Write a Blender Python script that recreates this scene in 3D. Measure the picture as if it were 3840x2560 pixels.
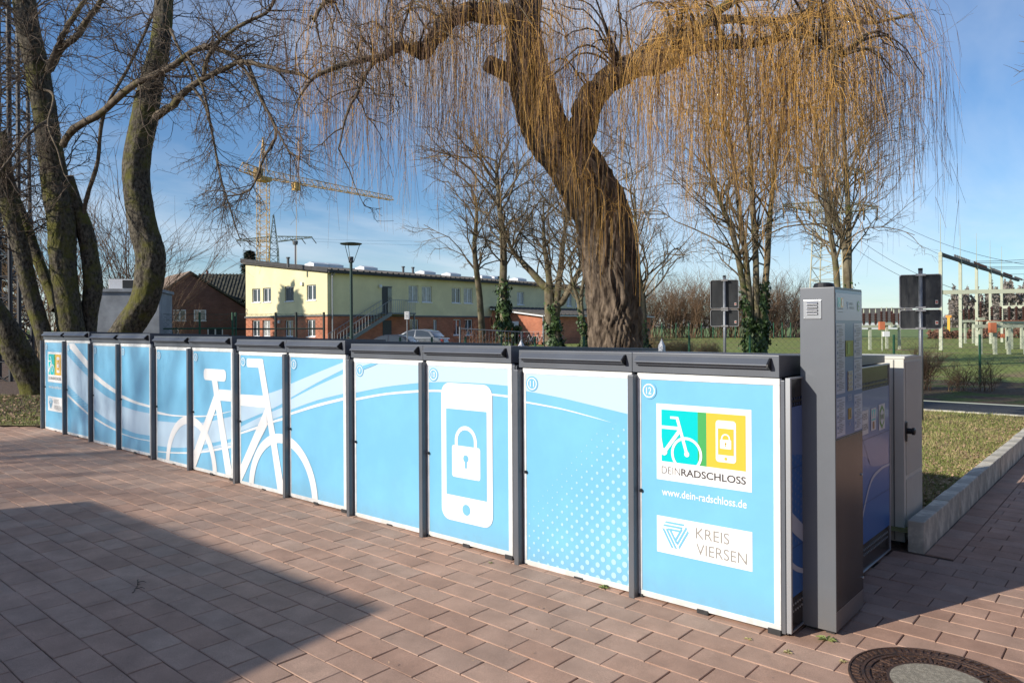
import bpy, bmesh, math, random
import numpy as np
from mathutils import Vector, Matrix
from mathutils.geometry import tessellate_polygon
R = math.radians
random.seed(7)
rng = np.random.default_rng(11)
sc = bpy.context.scene
COL = sc.collection
for o in list(bpy.data.objects): bpy.data.objects.remove(o)

# ------------------------------------------------------------------ camera
cam = bpy.data.cameras.new('camera'); camo = bpy.data.objects.new('camera', cam); COL.objects.link(camo)
camo.location = (1.5338, -3.9701, 1.6666)
camo.rotation_euler = (R(90), R(0.34), R(40.87))
cam.sensor_width = 36.0; cam.lens = 36.0 * 2797 / 3840
cam.shift_y = -54 / 3840
cam.clip_start = 0.05; cam.clip_end = 6000
sc.camera = camo

# ------------------------------------------------------------------ sky and sun
SUN_EL, SUN_AZ = 25.5, 68.0          # the light travels towards this bearing (from +X to +Y)
wd = bpy.data.worlds.new('World'); sc.world = wd; wd.use_nodes = True
nt = wd.node_tree; nt.nodes.clear()
wo = nt.nodes.new('ShaderNodeOutputWorld'); bg = nt.nodes.new('ShaderNodeBackground')
sk = nt.nodes.new('ShaderNodeTexSky'); sk.sky_type = 'NISHITA'; sk.sun_disc = False
sx, sy = -math.cos(R(SUN_AZ)), -math.sin(R(SUN_AZ))
sk.sun_elevation = R(SUN_EL); sk.sun_rotation = math.atan2(sx, sy)
sk.air_density = 1.1; sk.dust_density = 0.1; sk.ozone_density = 4.0; sk.altitude = 50
bg.inputs['Strength'].default_value = 0.094
# thin cirrus: stretched noise over the direction vector, whole sky alike
tc = nt.nodes.new('ShaderNodeTexCoord'); sep = nt.nodes.new('ShaderNodeSeparateXYZ')
nt.links.new(tc.outputs['Generated'], sep.inputs[0])
mz = nt.nodes.new('ShaderNodeMath'); mz.operation = 'MAXIMUM'; mz.inputs[1].default_value = 0.0; nt.links.new(sep.outputs['Z'], mz.inputs[0])
ma = nt.nodes.new('ShaderNodeMath'); ma.operation = 'ADD'; ma.inputs[1].default_value = 0.12; nt.links.new(mz.outputs[0], ma.inputs[0])
dx = nt.nodes.new('ShaderNodeMath'); dx.operation = 'DIVIDE'; nt.links.new(sep.outputs['X'], dx.inputs[0]); nt.links.new(ma.outputs[0], dx.inputs[1])
dy = nt.nodes.new('ShaderNodeMath'); dy.operation = 'DIVIDE'; nt.links.new(sep.outputs['Y'], dy.inputs[0]); nt.links.new(ma.outputs[0], dy.inputs[1])
cb = nt.nodes.new('ShaderNodeCombineXYZ'); nt.links.new(dx.outputs[0], cb.inputs[0]); nt.links.new(dy.outputs[0], cb.inputs[1])
mp = nt.nodes.new('ShaderNodeMapping'); mp.inputs['Rotation'].default_value = (0, 0, R(25)); mp.inputs['Scale'].default_value = (0.55, 0.26, 1); nt.links.new(cb.outputs[0], mp.inputs[0])
nz = nt.nodes.new('ShaderNodeTexNoise'); nz.inputs['Scale'].default_value = 1.15; nz.inputs['Detail'].default_value = 7; nz.inputs['Roughness'].default_value = 0.58; nz.inputs['Distortion'].default_value = 0.5
nt.links.new(mp.outputs[0], nz.inputs['Vector'])
cr = nt.nodes.new('ShaderNodeValToRGB'); cr.color_ramp.elements[0].position = 0.42; cr.color_ramp.elements[1].position = 0.78
cr.color_ramp.elements[0].color = (0, 0, 0, 1); cr.color_ramp.elements[1].color = (0.62, 0.62, 0.62, 1)
nt.links.new(nz.outputs['Fac'], cr.inputs[0])
mx = nt.nodes.new('ShaderNodeMix'); mx.data_type = 'RGBA'
nt.links.new(cr.outputs[0], mx.inputs[0]); tn = nt.nodes.new('ShaderNodeMix'); tn.data_type = 'RGBA'; tn.blend_type = 'MULTIPLY'; tn.inputs[0].default_value = 1.0; tn.inputs[7].default_value = (.82, .97, 1.13, 1); nt.links.new(sk.outputs[0], tn.inputs[6]); nt.links.new(tn.outputs[2], mx.inputs[6]); mx.inputs[7].default_value = (8.4, 8.8, 9.3, 1)
nt.links.new(mx.outputs[2], bg.inputs['Color']); nt.links.new(bg.outputs[0], wo.inputs[0])

sl = bpy.data.lights.new('sun', 'SUN'); so = bpy.data.objects.new('sun', sl); COL.objects.link(so)
sl.energy = 4.6; sl.angle = R(0.53); sl.color = (1.0, 0.915, 0.80)
so.rotation_euler = Vector((math.cos(R(SUN_AZ)) * math.cos(R(SUN_EL)), math.sin(R(SUN_AZ)) * math.cos(R(SUN_EL)), -math.sin(R(SUN_EL)))).to_track_quat('-Z', 'Y').to_euler()
so.location = (-20, -40, 30)
sc.view_settings.view_transform = 'Standard'; sc.view_settings.look = 'None'
sc.view_settings.gamma = 1.0; sc.view_settings.use_curve_mapping = False
sc.view_settings.exposure = 0.32
sc.render.engine = 'CYCLES'
sc.cycles.use_denoising = True
sc.cycles.max_bounces = 6

# ------------------------------------------------------------------ helpers
def srgb(r, g, b):
    f = lambda c: (c / 255 / 12.92) if c / 255 <= 0.04045 else ((c / 255 + 0.055) / 1.055) ** 2.4
    return (f(r), f(g), f(b), 1)

def mat(name, col, rough=0.6, metal=0.0, var=0.0, scale=8.0, bump=0.0, bscale=40.0, stretch=(1, 1, 1), col2=None, spot=(0.45, 0.62), detail=5, spec=None, coat=0.0, rand=None, alpha=None):
    """one Principled material; var = brightness mottling, col2 = second colour by noise, rand = 'object' / 'island' tone spread"""
    m = bpy.data.materials.new(name); m.use_nodes = True
    n = m.node_tree.nodes; l = m.node_tree.links
    p = n['Principled BSDF']; p.inputs['Roughness'].default_value = rough; p.inputs['Metallic'].default_value = metal
    if spec is not None: p.inputs['Specular IOR Level'].default_value = spec
    if coat: p.inputs['Coat Weight'].default_value = coat; p.inputs['Coat Roughness'].default_value = 0.08
    if len(col) == 3: col = (*col, 1)
    t = n.new('ShaderNodeTexCoord'); g = n.new('ShaderNodeMapping'); g.inputs['Scale'].default_value = stretch
    l.new(t.outputs['Object'], g.inputs[0])
    out = None
    if var or col2:
        a = n.new('ShaderNodeTexNoise'); a.inputs['Scale'].default_value = scale; a.inputs['Detail'].default_value = detail; a.inputs['Roughness'].default_value = 0.6
        l.new(g.outputs[0], a.inputs['Vector'])
        r = n.new('ShaderNodeValToRGB'); l.new(a.outputs['Fac'], r.inputs[0])
        c2 = col2 if col2 else tuple(c * (1 - var) for c in col[:3])
        r.color_ramp.elements[0].position = spot[0]; r.color_ramp.elements[1].position = spot[1]
        r.color_ramp.elements[0].color = (*c2[:3], 1); r.color_ramp.elements[1].color = col
        if not col2:
            e = r.color_ramp.elements.new(0.9); e.color = (*[min(1, c * (1 + var * 0.6)) for c in col[:3]], 1)
        out = r.outputs[0]
    else:
        rgb = n.new('ShaderNodeRGB'); rgb.outputs[0].default_value = col; out = rgb.outputs[0]
    if rand:
        kind, amt = rand
        if kind == 'object':
            oi = n.new('ShaderNodeObjectInfo'); src = oi.outputs['Random']
        else:
            oi = n.new('ShaderNodeNewGeometry'); src = oi.outputs['Random Per Island']
        mr = n.new('ShaderNodeMapRange'); mr.inputs[3].default_value = 1 - amt; mr.inputs[4].default_value = 1 + amt; l.new(src, mr.inputs[0])
        h = n.new('ShaderNodeHueSaturation'); l.new(mr.outputs[0], h.inputs['Value']); l.new(out, h.inputs['Color']); out = h.outputs[0]
    l.new(out, p.inputs['Base Color'])
    if bump:
        b = n.new('ShaderNodeBump'); b.inputs['Strength'].default_value = bump; b.inputs['Distance'].default_value = 0.02
        a2 = n.new('ShaderNodeTexNoise'); a2.inputs['Scale'].default_value = bscale; a2.inputs['Detail'].default_value = 6
        l.new(g.outputs[0], a2.inputs['Vector']); l.new(a2.outputs['Fac'], b.inputs['Height']); l.new(b.outputs[0], p.inputs['Normal'])
    return m

def link(name, me, m=None, parent=None):
    o = bpy.data.objects.new(name, me); COL.objects.link(o)
    if m is not None:
        me.materials.clear()
        for q in (m if isinstance(m, (list, tuple)) else [m]): me.materials.append(q)
    if parent is not None: o.parent = parent
    return o

def tag(o, label=None, cat=None, group=None, kind=None):
    if label: o['label'] = label
    if cat: o['category'] = cat
    if group: o['group'] = group
    if kind: o['kind'] = kind
    return o

def thing(name, label, cat, loc=(0, 0, 0), rz=0, group=None):
    o = bpy.data.objects.new(name, None); COL.objects.link(o); o.empty_display_size = 0.1
    o.location = loc; o.rotation_euler = (0, 0, rz)
    return tag(o, label, cat, group)

class MB:
    """collects simple solids into one mesh"""
    def __init__(s): s.v = []; s.f = []
    def add(s, vs, fs):
        n = len(s.v); s.v += [tuple(v) for v in vs]; s.f += [tuple(i + n for i in f) for f in fs]; return s
    def box(s, a, b):
        (x0, y0, z0), (x1, y1, z1) = a, b
        return s.add([(x0, y0, z0), (x1, y0, z0), (x1, y1, z0), (x0, y1, z0), (x0, y0, z1), (x1, y0, z1), (x1, y1, z1), (x0, y1, z1)],
                     [(0, 3, 2, 1), (4, 5, 6, 7), (0, 1, 5, 4), (1, 2, 6, 5), (2, 3, 7, 6), (3, 0, 4, 7)])
    def bar(s, p, q, w, h=None, up=(0, 0, 1)):
        """square bar from p to q"""
        h = w if h is None else h
        p, q = Vector(p), Vector(q); d = (q - p).normalized(); u = Vector(up)
        if abs(d.dot(u)) > 0.98: u = Vector((1, 0, 0))
        a = d.cross(u).normalized() * w / 2; b = a.cross(d).normalized() * h / 2
        vs = [p - a - b, p + a - b, p + a + b, p - a + b, q - a - b, q + a - b, q + a + b, q - a + b]
        return s.add(vs, [(0, 3, 2, 1), (4, 5, 6, 7), (0, 1, 5, 4), (1, 2, 6, 5), (2, 3, 7, 6), (3, 0, 4, 7)])
    def rod(s, p, q, r, r2=None, n=8, cap=True):
        r2 = r if r2 is None else r2
        p, q = Vector(p), Vector(q); d = (q - p).normalized(); u = Vector((0, 0, 1)) if abs(d.z) < 0.9 else Vector((1, 0, 0))
        a = d.cross(u).normalized(); b = d.cross(a).normalized()
        vs = []
        for c, rr in ((p, r), (q, r2)):
            for i in range(n):
                t = 2 * math.pi * i / n; vs.append(c + a * (rr * math.cos(t)) + b * (rr * math.sin(t)))
        fs = [(i, (i + 1) % n, n + (i + 1) % n, n + i) for i in range(n)]
        if cap: fs += [tuple(range(n))[::-1], tuple(range(n, 2 * n))]
        return s.add(vs, fs)
    def lathe(s, c, prof, n=20):
        """prof = [(radius, height)...] about a vertical axis through c"""
        vs = []; fs = []
        for (r, h) in prof:
            for i in range(n):
                t = 2 * math.pi * i / n; vs.append((c[0] + r * math.cos(t), c[1] + r * math.sin(t), c[2] + h))
        for k in range(len(prof) - 1):
            for i in range(n):
                j = (i + 1) % n; fs.append((k * n + i, k * n + j, (k + 1) * n + j, (k + 1) * n + i))
        fs += [tuple(range(n))[::-1], tuple(range((len(prof) - 1) * n, len(prof) * n))]
        return s.add(vs, fs)
    def prism(s, poly, a, b, axis=0):
        """2D polygon extruded from a to b along an axis (0: poly is yz, 1: poly is xz, 2: poly is xy)"""
        mk = [lambda p, t: (t, p[0], p[1]), lambda p, t: (p[0], t, p[1]), lambda p, t: (p[0], p[1], t)][axis]
        n = len(poly); vs = [mk(p, a) for p in poly] + [mk(p, b) for p in poly]
        fs = [(i, (i + 1) % n, n + (i + 1) % n, n + i) for i in range(n)] + [tuple(range(n))[::-1], tuple(range(n, 2 * n))]
        return s.add(vs, fs)
    def quad(s, *p): return s.add(p, [tuple(range(len(p)))])
    def build(s, name, m=None, parent=None, bevel=0.0, seg=2, smooth=False, recalc=True):
        me = bpy.data.meshes.new(name); me.from_pydata(s.v, [], s.f)
        if recalc or bevel:
            bm = bmesh.new(); bm.from_mesh(me)
            bmesh.ops.recalc_face_normals(bm, faces=bm.faces[:])
            if bevel:
                es = [e for e in bm.edges if len(e.link_faces) == 2 and e.calc_face_angle(0) > 0.5]
                bmesh.ops.bevel(bm, geom=es, offset=bevel, segments=seg, affect='EDGES', profile=0.6, clamp_overlap=True)
            bm.to_mesh(me); bm.free()
        if smooth: me.polygons.foreach_set('use_smooth', [True] * len(me.polygons))
        me.update()
        return link(name, me, m, parent)

def fast_mesh(name, V, F, m=None, parent=None, smooth=True):
    """numpy vertices (n,3) and faces (m,k) of one size"""
    me = bpy.data.meshes.new(name); V = np.asarray(V, np.float32); F = np.asarray(F, np.int32); k = F.shape[1]
    me.vertices.add(len(V)); me.vertices.foreach_set('co', V.ravel())
    me.loops.add(F.size); me.loops.foreach_set('vertex_index', F.ravel())
    me.polygons.add(len(F)); me.polygons.foreach_set('loop_start', np.arange(0, F.size, k, dtype=np.int32))
    me.polygons.foreach_set('use_smooth', np.full(len(F), smooth, bool))
    me.update(calc_edges=True)
    return link(name, me, m, parent)

class Tubes:
    """many tapered tubes in one mesh, built in numpy batches"""
    def __init__(s): s.b = {}
    def add(s, pts, rad, sides=4):
        pts = np.asarray(pts, float); rad = np.asarray(rad, float)
        if rad.ndim == 0: rad = np.full(len(pts), float(rad))
        s.b.setdefault((len(pts), sides), []).append((pts, rad))
    def mesh(s, name, m, parent=None):
        Vs, Fs, n0 = [], [], 0
        for (P, S), L in s.b.items():
            p = np.array([a for a, _ in L]); r = np.array([b for _, b in L]); B = len(L)
            t = np.gradient(p, axis=1); t /= np.linalg.norm(t, axis=2, keepdims=True) + 1e-9
            mt = np.abs(t.mean(axis=1)); ref = np.zeros((B, 3)); ref[np.arange(B), mt.argmin(axis=1)] = 1
            a = np.cross(t, ref[:, None, :]); a /= np.linalg.norm(a, axis=2, keepdims=True) + 1e-9
            c = np.cross(t, a); th = np.arange(S) * 2 * math.pi / S
            v = p[:, :, None, :] + r[:, :, None, None] * (np.cos(th)[None, None, :, None] * a[:, :, None, :] + np.sin(th)[None, None, :, None] * c[:, :, None, :])
            Vs.append(v.reshape(-1, 3))
            b0 = (np.arange(B) * P * S)[:, None, None]; k = (np.arange(P - 1) * S)[None, :, None]; i = np.arange(S)[None, None, :]; j = (i + 1) % S
            f = np.stack([b0 + k + i, b0 + k + j, b0 + k + S + j, b0 + k + S + i], axis=-1).reshape(-1, 4) + n0
            Fs.append(f); n0 += B * P * S
        return fast_mesh(name, np.concatenate(Vs), np.concatenate(Fs), m, parent)

def resample(pts, n):
    """smooth (Catmull-Rom) resampling of a polyline to n points"""
    P = np.asarray(pts, float)
    if len(P) < 3: return np.array([P[0] + (P[-1] - P[0]) * t for t in np.linspace(0, 1, n)])
    E = np.vstack([2 * P[0] - P[1], P, 2 * P[-1] - P[-2]])
    out = []
    for t in np.linspace(0, len(P) - 1 - 1e-6, n):
        i = int(t); u = t - i; a, b, c, d = E[i], E[i + 1], E[i + 2], E[i + 3]
        out.append(0.5 * ((2 * b) + (c - a) * u + (2 * a - 5 * b + 4 * c - d) * u * u + (3 * b - a - 3 * c + d) * u ** 3))
    return np.array(out)

def text_mesh(s, x0, z0, w, h, off=0.0, sp=1.0):
    """flat letters fitted to a box, as (verts in x,z ; faces)"""
    cu = bpy.data.curves.new('txt', 'FONT'); cu.body = s; cu.size = 1.0; cu.offset = off; cu.space_character = sp; cu.resolution_u = 4
    o = bpy.data.objects.new('txt', cu); COL.objects.link(o); bpy.context.view_layer.update()
    me = bpy.data.meshes.new_from_object(o.evaluated_get(bpy.context.evaluated_depsgraph_get()))
    vs = [(v.co.x, v.co.y) for v in me.vertices]; fs = [tuple(p.vertices) for p in me.polygons]
    bpy.data.objects.remove(o); bpy.data.meshes.remove(me); bpy.data.curves.remove(cu)
    a = min(v[0] for v in vs); b = max(v[0] for v in vs); c = min(v[1] for v in vs); d = max(v[1] for v in vs)
    return [(x0 + (v[0] - a) / (b - a) * w, z0 + (v[1] - c) / (d - c) * h) for v in vs], fs

# ------------------------------------------------------------------ ground
SL = -0.0137                                      # the square falls gently along the row of lockers
gz = lambda x: SL * max(-14.0, min(4.0, x))
ZL = 0.13                                         # level of the lawns behind
def grass_mat(name, a, b, c, sc1, sc2):
    m = bpy.data.materials.new(name); m.use_nodes = True; n = m.node_tree.nodes; l = m.node_tree.links; p = n['Principled BSDF']; p.inputs['Roughness'].default_value = 0.95
    p.inputs['Specular IOR Level'].default_value = 0.15
    t = n.new('ShaderNodeTexCoord'); g1 = n.new('ShaderNodeTexNoise'); g1.inputs['Scale'].default_value = sc1; g1.inputs['Detail'].default_value = 6
    g2 = n.new('ShaderNodeTexNoise'); g2.inputs['Scale'].default_value = sc2; g2.inputs['Detail'].default_value = 4
    l.new(t.outputs['Object'], g1.inputs[0]); l.new(t.outputs['Object'], g2.inputs[0])
    r = n.new('ShaderNodeValToRGB'); e = r.color_ramp.elements; e[0].position = .36; e[0].color = (*c, 1); e[1].position = .62; e[1].color = (*b, 1); q = e.new(.48); q.color = (*a, 1)
    l.new(g1.outputs['Fac'], r.inputs[0])
    mr = n.new('ShaderNodeMapRange'); mr.inputs[1].default_value = .3; mr.inputs[2].default_value = .7; mr.inputs[3].default_value = .55; mr.inputs[4].default_value = 1.3; l.new(g2.outputs['Fac'], mr.inputs[0])
    h = n.new('ShaderNodeHueSaturation'); l.new(r.outputs[0], h.inputs['Color']); l.new(mr.outputs[0], h.inputs['Value']); l.new(h.outputs[0], p.inputs['Base Color'])
    b_ = n.new('ShaderNodeBump'); b_.inputs['Strength'].default_value = .45; b_.inputs['Distance'].default_value = .04; l.new(g2.outputs['Fac'], b_.inputs['Height']); l.new(b_.outputs[0], p.inputs['Normal'])
    return m
M_lawn = grass_mat('lawn_grass', (.19, .235, .06), (.23, .265, .078), (.25, .20, .105), .35, 9)
M_field = grass_mat('field_grass', (.17, .23, .085), (.18, .245, .09), (.17, .21, .085), .03, 1.2)
M_bed = grass_mat('bed_soil', (.20, .18, .08), (.22, .215, .085), (.18, .13, .08), 2.2, 30)
M_mulch = grass_mat('mulch', (.16, .115, .075), (.12, .15, .045), (.12, .085, .06), .9, 14)
M_sand = mat('joint_sand', (.15, .095, .062), .95, var=.5, scale=25, bump=.5, bscale=120)
M_asph = mat('path_asphalt', (.055, .058, .062), .85, var=.25, scale=5, bump=.3, bscale=200)
M_kerb = mat('kerb_concrete', (.64, .60, .50), .9, var=.35, scale=7, bump=.35, bscale=90, rand=('object', .10))

b = MB(); b.quad((-2000, -11.3, ZL + .05), (-30, -11.3, ZL + .05), (-11.35, .1, ZL + .05), (-11.35, 2.1, ZL + .05), (-2000, 2.1, ZL + .05))
b.quad((-2000, 2.1, ZL), (.13, 2.1, ZL), (.13, 10.95, ZL), (-2000, 10.95, ZL))
tag(b.build('lawn_bed', M_bed), 'short winter grass strewn with leaves beside the square', None, None, 'structure')
b = MB(); b.quad((-2000, 13.0, ZL), (2000, 13.0, ZL), (2000, 19.5, ZL), (-2000, 19.5, ZL))
tag(b.build('verge', M_mulch), None, None, None, 'structure')
b = MB(); b.quad((-2000, 19.5, ZL), (2000, 19.5, ZL), (2000, 95, ZL), (-2000, 95, ZL))
tag(b.build('lawn', M_lawn), None, None, None, 'structure')
b = MB(); b.quad((-3500, 95, ZL), (3500, 95, ZL), (3500, 4000, ZL), (-3500, 4000, ZL))
b.quad((2000, -2000, ZL - .05), (3500, -2000, ZL - .05), (3500, 95, ZL - .05), (2000, 95, ZL - .05))
tag(b.build('field', M_field), None, None, None, 'structure')
b = MB(); b.quad((-60, 11.05, ZL - .02), (40, 11.05, ZL - .02), (40, 13.0, ZL - .02), (-60, 13.0, ZL - .02))
tag(b.build('path', M_asph), None, None, None, 'structure')
# low kerb between the grass bed and the asphalt path
k = thing('path_kerb', 'low pale stone edging between the grass bed and the asphalt path', 'kerb', (0, 0, 0))
kb = MB().box((-.48, -.05, -.2), (.48, .05, .02)).build('kerb_stone', M_kerb, k, bevel=.01, seg=1)
kb.location = (-.5, 11.0, ZL)
for i in range(1, 14):
    c = kb.copy(); COL.objects.link(c); c.location = (-.5 - .97 * i + random.uniform(-.004, .004), 11.0 + random.uniform(-.006, .006), ZL + random.uniform(-.01, .01))

# ------------------------------------------------------------------ paved square
pv = MB()
for x0, x1 in ((-60, -14), (-14, 4), (4, 60)):
    pv.quad((x0, -60, gz(x0) - .009), (x1, -60, gz(x1) - .009), (x1, 11.05, gz(x1) - .009), (x0, 11.05, gz(x0) - .009))
pave = tag(pv.build('pavement', M_sand), None, None, None, 'structure')
def paver_mat(name, kind):
    m = bpy.data.materials.new(name); m.use_nodes = True; n = m.node_tree.nodes; l = m.node_tree.links; p = n['Principled BSDF']; p.inputs['Roughness'].default_value = .88
    p.inputs['Specular IOR Level'].default_value = .3
    g = n.new('ShaderNodeNewGeometry'); pos = g.outputs['Position']
    def noise(s, d=4, rg=.6):
        q = n.new('ShaderNodeTexNoise'); q.inputs['Scale'].default_value = s; q.inputs['Detail'].default_value = d; q.inputs['Roughness'].default_value = rg; l.new(pos, q.inputs[0]); return q.outputs['Fac']
    if kind == 'object': rd = n.new('ShaderNodeObjectInfo').outputs['Random']
    else: rd = g.outputs['Random Per Island']
    r = n.new('ShaderNodeValToRGB'); e = r.color_ramp.elements
    e[0].color = (.385, .240, .175, 1); e[1].color = (.440, .302, .230, 1); e[0].position = 0; e[1].position = 1
    for ps, c in ((.25, (.425, .268, .196, 1)), (.5, (.398, .270, .206, 1)), (.75, (.445, .280, .204, 1))): q = e.new(ps); q.color = c
    l.new(rd, r.inputs[0])
    # cloudy firing tone, fine speckle, dirt
    mr = n.new('ShaderNodeMapRange'); mr.inputs[1].default_value = .3; mr.inputs[2].default_value = .7; mr.inputs[3].default_value = .80; mr.inputs[4].default_value = 1.14; l.new(noise(4.5, 5), mr.inputs[0])
    h = n.new('ShaderNodeHueSaturation'); l.new(r.outputs[0], h.inputs['Color']); l.new(mr.outputs[0], h.inputs['Value'])
    sp = n.new('ShaderNodeMapRange'); sp.inputs[1].default_value = .35; sp.inputs[2].default_value = .65; sp.inputs[3].default_value = .80; sp.inputs[4].default_value = 1.16; l.new(noise(260, 2), sp.inputs[0])
    h2 = n.new('ShaderNodeHueSaturation'); l.new(h.outputs[0], h2.inputs['Color']); l.new(sp.outputs[0], h2.inputs['Value'])
    st = n.new('ShaderNodeValToRGB'); st.color_ramp.elements[0].position = .60; st.color_ramp.elements[1].position = .74; l.new(noise(1.7, 6, .7), st.inputs[0])
    mx = n.new('ShaderNodeMix'); mx.data_type = 'RGBA'; ff = n.new('ShaderNodeMath'); ff.operation = 'MULTIPLY'; ff.inputs[1].default_value = .45
    l.new(st.outputs[0], ff.inputs[0]); l.new(ff.outputs[0], mx.inputs[0]); l.new(h2.outputs[0], mx.inputs[6]); mx.inputs[7].default_value = (.15, .115, .09, 1)
    l.new(mx.outputs[2], p.inputs['Base Color'])
    b_ = n.new('ShaderNodeBump'); b_.inputs['Strength'].default_value = .35; b_.inputs['Distance'].default_value = .004; l.new(noise(320, 3), b_.inputs['Height']); l.new(b_.outputs[0], p.inputs['Normal'])
    return m
M_pv_o = paver_mat('paver_single', 'object'); M_pv_i = paver_mat('paver_joined', 'island')
PL, PW = .2965, .1745
def paver_verts(l, w):
    a, c = l / 2 - .0025, w / 2 - .0025; e, h = .0034, .0034
    v = [(-a, -c, -.05), (a, -c, -.05), (a, c, -.05), (-a, c, -.05), (-a, -c, -h), (a, -c, -h), (a, c, -h), (-a, c, -h),
         (-a + e, -c + e, 0), (a - e, -c + e, 0), (a - e, c - e, 0), (-a + e, c - e, 0)]
    f = [(8, 9, 10, 11)] + [(4 + i, 4 + (i + 1) % 4, 8 + (i + 1) % 4, 8 + i) for i in range(4)] + [(i, (i + 1) % 4, 4 + (i + 1) % 4, 4 + i) for i in range(4)]
    return np.array(v), np.array(f)
MHX, MHY, MHR = .766, -.055, .393                 # manhole in the paving
spots = []
for j in range(-56, 60):
    yc = -.749 - .1745 / 2 - .1745 * j
    for i in range(-52, 24):
        xc = -1.14 + .148 + PL * i + (PL / 2 if j % 2 else 0)
        if yc > .28 and yc <= 2.1 and xc < -.08: continue          # lockers
        if yc > 2.1:                                              # cut pavers against the kerb course
            if xc + PL / 2 < .45: continue
            if xc - PL / 2 < .43: spots.append(((.43 + xc + PL / 2) / 2, yc, 0, round(xc + PL / 2 - .43, 4), PW)); continue
        if yc > 8.5 or yc < -7: continue
        if yc < .28 and (xc < -12.6 or xc > 6): continue
        if yc > .28 and xc > 3.4: continue
        if yc > (xc + 11.6) * .61 - .05: continue
        if math.hypot(xc - MHX, yc - MHY) < MHR - .13: continue
        spots.append((xc, yc, 0, PL, PW))
for j in range(22):                                # the course along the kerb wall, long sides to the wall
    spots.append((.336, 2.26 + PL * j, 1, .188, PL))
CAMXY = np.array([1.5338, -3.9701]); fw = np.array([-math.sin(R(40.87)), math.cos(R(40.87))]); rt = np.array([math.cos(R(40.87)), math.sin(R(40.87))])
def in_view(x, y, z=0):
    d = np.array([x, y]) - CAMXY; dep = d @ fw; r = d @ rt
    return dep if dep > .5 and abs(r / dep) < .70 and (1.667 - z) / dep < .50 else None
order = sorted(range(len(spots)), key=lambda i: in_view(*spots[i][:2]) or 1e9)
shapes = {}
def jit(): return random.uniform(-.0016, .0016)
VV, FF, n0 = [], [], 0
for rank, i in enumerate(order):
    x, y, t, l, w = spots[i]
    key = (l, w)
    if key not in shapes:
        v, f = paver_verts(l, w); me = bpy.data.meshes.new('paver'); me.from_pydata(v.tolist(), [], f.tolist()); me.materials.append(M_pv_o); shapes[key] = (me, v, f)
    me, v, f = shapes[key]
    rx, ry, rz_ = random.gauss(0, .0035), math.atan(-SL) + random.gauss(0, .0035), random.gauss(0, .0035)
    loc = (x + jit(), y + jit(), gz(x) + jit() * .8)
    if rank < 300 and in_view(x, y) is not None:
        o = bpy.data.objects.new('paver', me); COL.objects.link(o); o.parent = pave; o.location = loc; o.rotation_euler = (rx, ry, rz_)
    else:
        Mr = np.array([[1, -rz_, ry], [rz_, 1, -rx], [-ry, rx, 1]])
        VV.append(v @ Mr.T + np.array(loc)); FF.append(f + n0); n0 += len(v)
tag(fast_mesh('paver_field', np.concatenate(VV), np.concatenate(FF), M_pv_i, pave, smooth=False), None, None, None, 'stuff')

# ------------------------------------------------------------------ kerb wall of upright concrete blocks
kw = thing('kerb_wall', 'knee-low wall of upright pale concrete blocks edging the grass bed', 'kerb', (.182, 2.12, 0))
kb = MB().box((-.056, .003, -.15), (.056, .437, .22)).build('kerb_block', M_kerb, kw, bevel=.009, seg=2)
for i in range(1, 20):
    c = kb.copy(); COL.objects.link(c); c.location = (random.uniform(-.003, .003) - .0005 * i, .443 * i, random.uniform(-.004, .004))

# ------------------------------------------------------------------ manhole
M_iron = mat('cast_iron', (.060, .038, .030), .62, .35, var=.5, scale=30, bump=.5, bscale=160, col2=(.105, .058, .040))
M_conc = mat('concrete_infill', (.40, .36, .28), .92, var=.35, scale=60, bump=.6, bscale=220, detail=8)
mh = thing('manhole_cover', 'round rusty cast iron manhole with a pale concrete centre', 'manhole', (MHX, MHY, gz(MHX) + .005))
mh.rotation_euler = (0, math.atan(-SL), R(8))
def ring(r0, r1, z0, z1, n=96):
    q = MB(); vs = []
    for r, z in ((r0, z0), (r1, z0), (r1, z1), (r0, z1)):
        vs += [(r * math.cos(2 * math.pi * i / n), r * math.sin(2 * math.pi * i / n), z) for i in range(n)]
    fs = []
    for k_ in range(4):
        a, c = k_ * n, ((k_ + 1) % 4) * n
        fs += [(a + i, a + (i + 1) % n, c + (i + 1) % n, c + i) for i in range(n)]
    return q.add(vs, fs)
f = ring(.322, MHR, -.05, .001); f.add(*(lambda r: (r.v, r.f))(ring(.384, MHR, .001, .006))); f.add(*(lambda r: (r.v, r.f))(ring(.322, .334, .001, .006)))
for i in range(64):
    t = 2 * math.pi * i / 64
    if i % 16 == 15: continue
    c, s = math.cos(t), math.sin(t); u = Vector((c, s, 0)); v = Vector((-s, c, 0))
    f.bar(u * .343 + v * .004 + Vector((0, 0, .003)), u * .378 - v * .006 + Vector((0, 0, .003)), .013, .006)
f.build('frame', M_iron, mh, bevel=0)
g = ring(.214, .316, -.05, -.002); g.add(*(lambda r: (r.v, r.f))(ring(.214, .226, -.002, .005))); g.add(*(lambda r: (r.v, r.f))(ring(.298, .316, -.002, .005)))
for i in range(14):
    t = 2 * math.pi * i / 14
    P = lambda r, a: Vector((r * math.cos(a), r * math.sin(a), .0015))
    g.bar(P(.224, t), P(.300, t), .012, .007)
    for da in (.13, .32):
        g.bar(P(.236, t + da - .05), P(.286, t + da + .05), .009, .006); g.bar(P(.286, t + da - .05), P(.240, t + da + .06), .009, .006)
    g.bar(P(.262, t + .06), P(.262, t + .38), .009, .006)
for i in range(70):
    t = 2 * math.pi * i / 70
    g.bar((.303 * math.cos(t), .303 * math.sin(t), .005), (.311 * math.cos(t), .311 * math.sin(t), .005), .006, .003)
g = g.build('cover', M_iron, mh)
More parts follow.
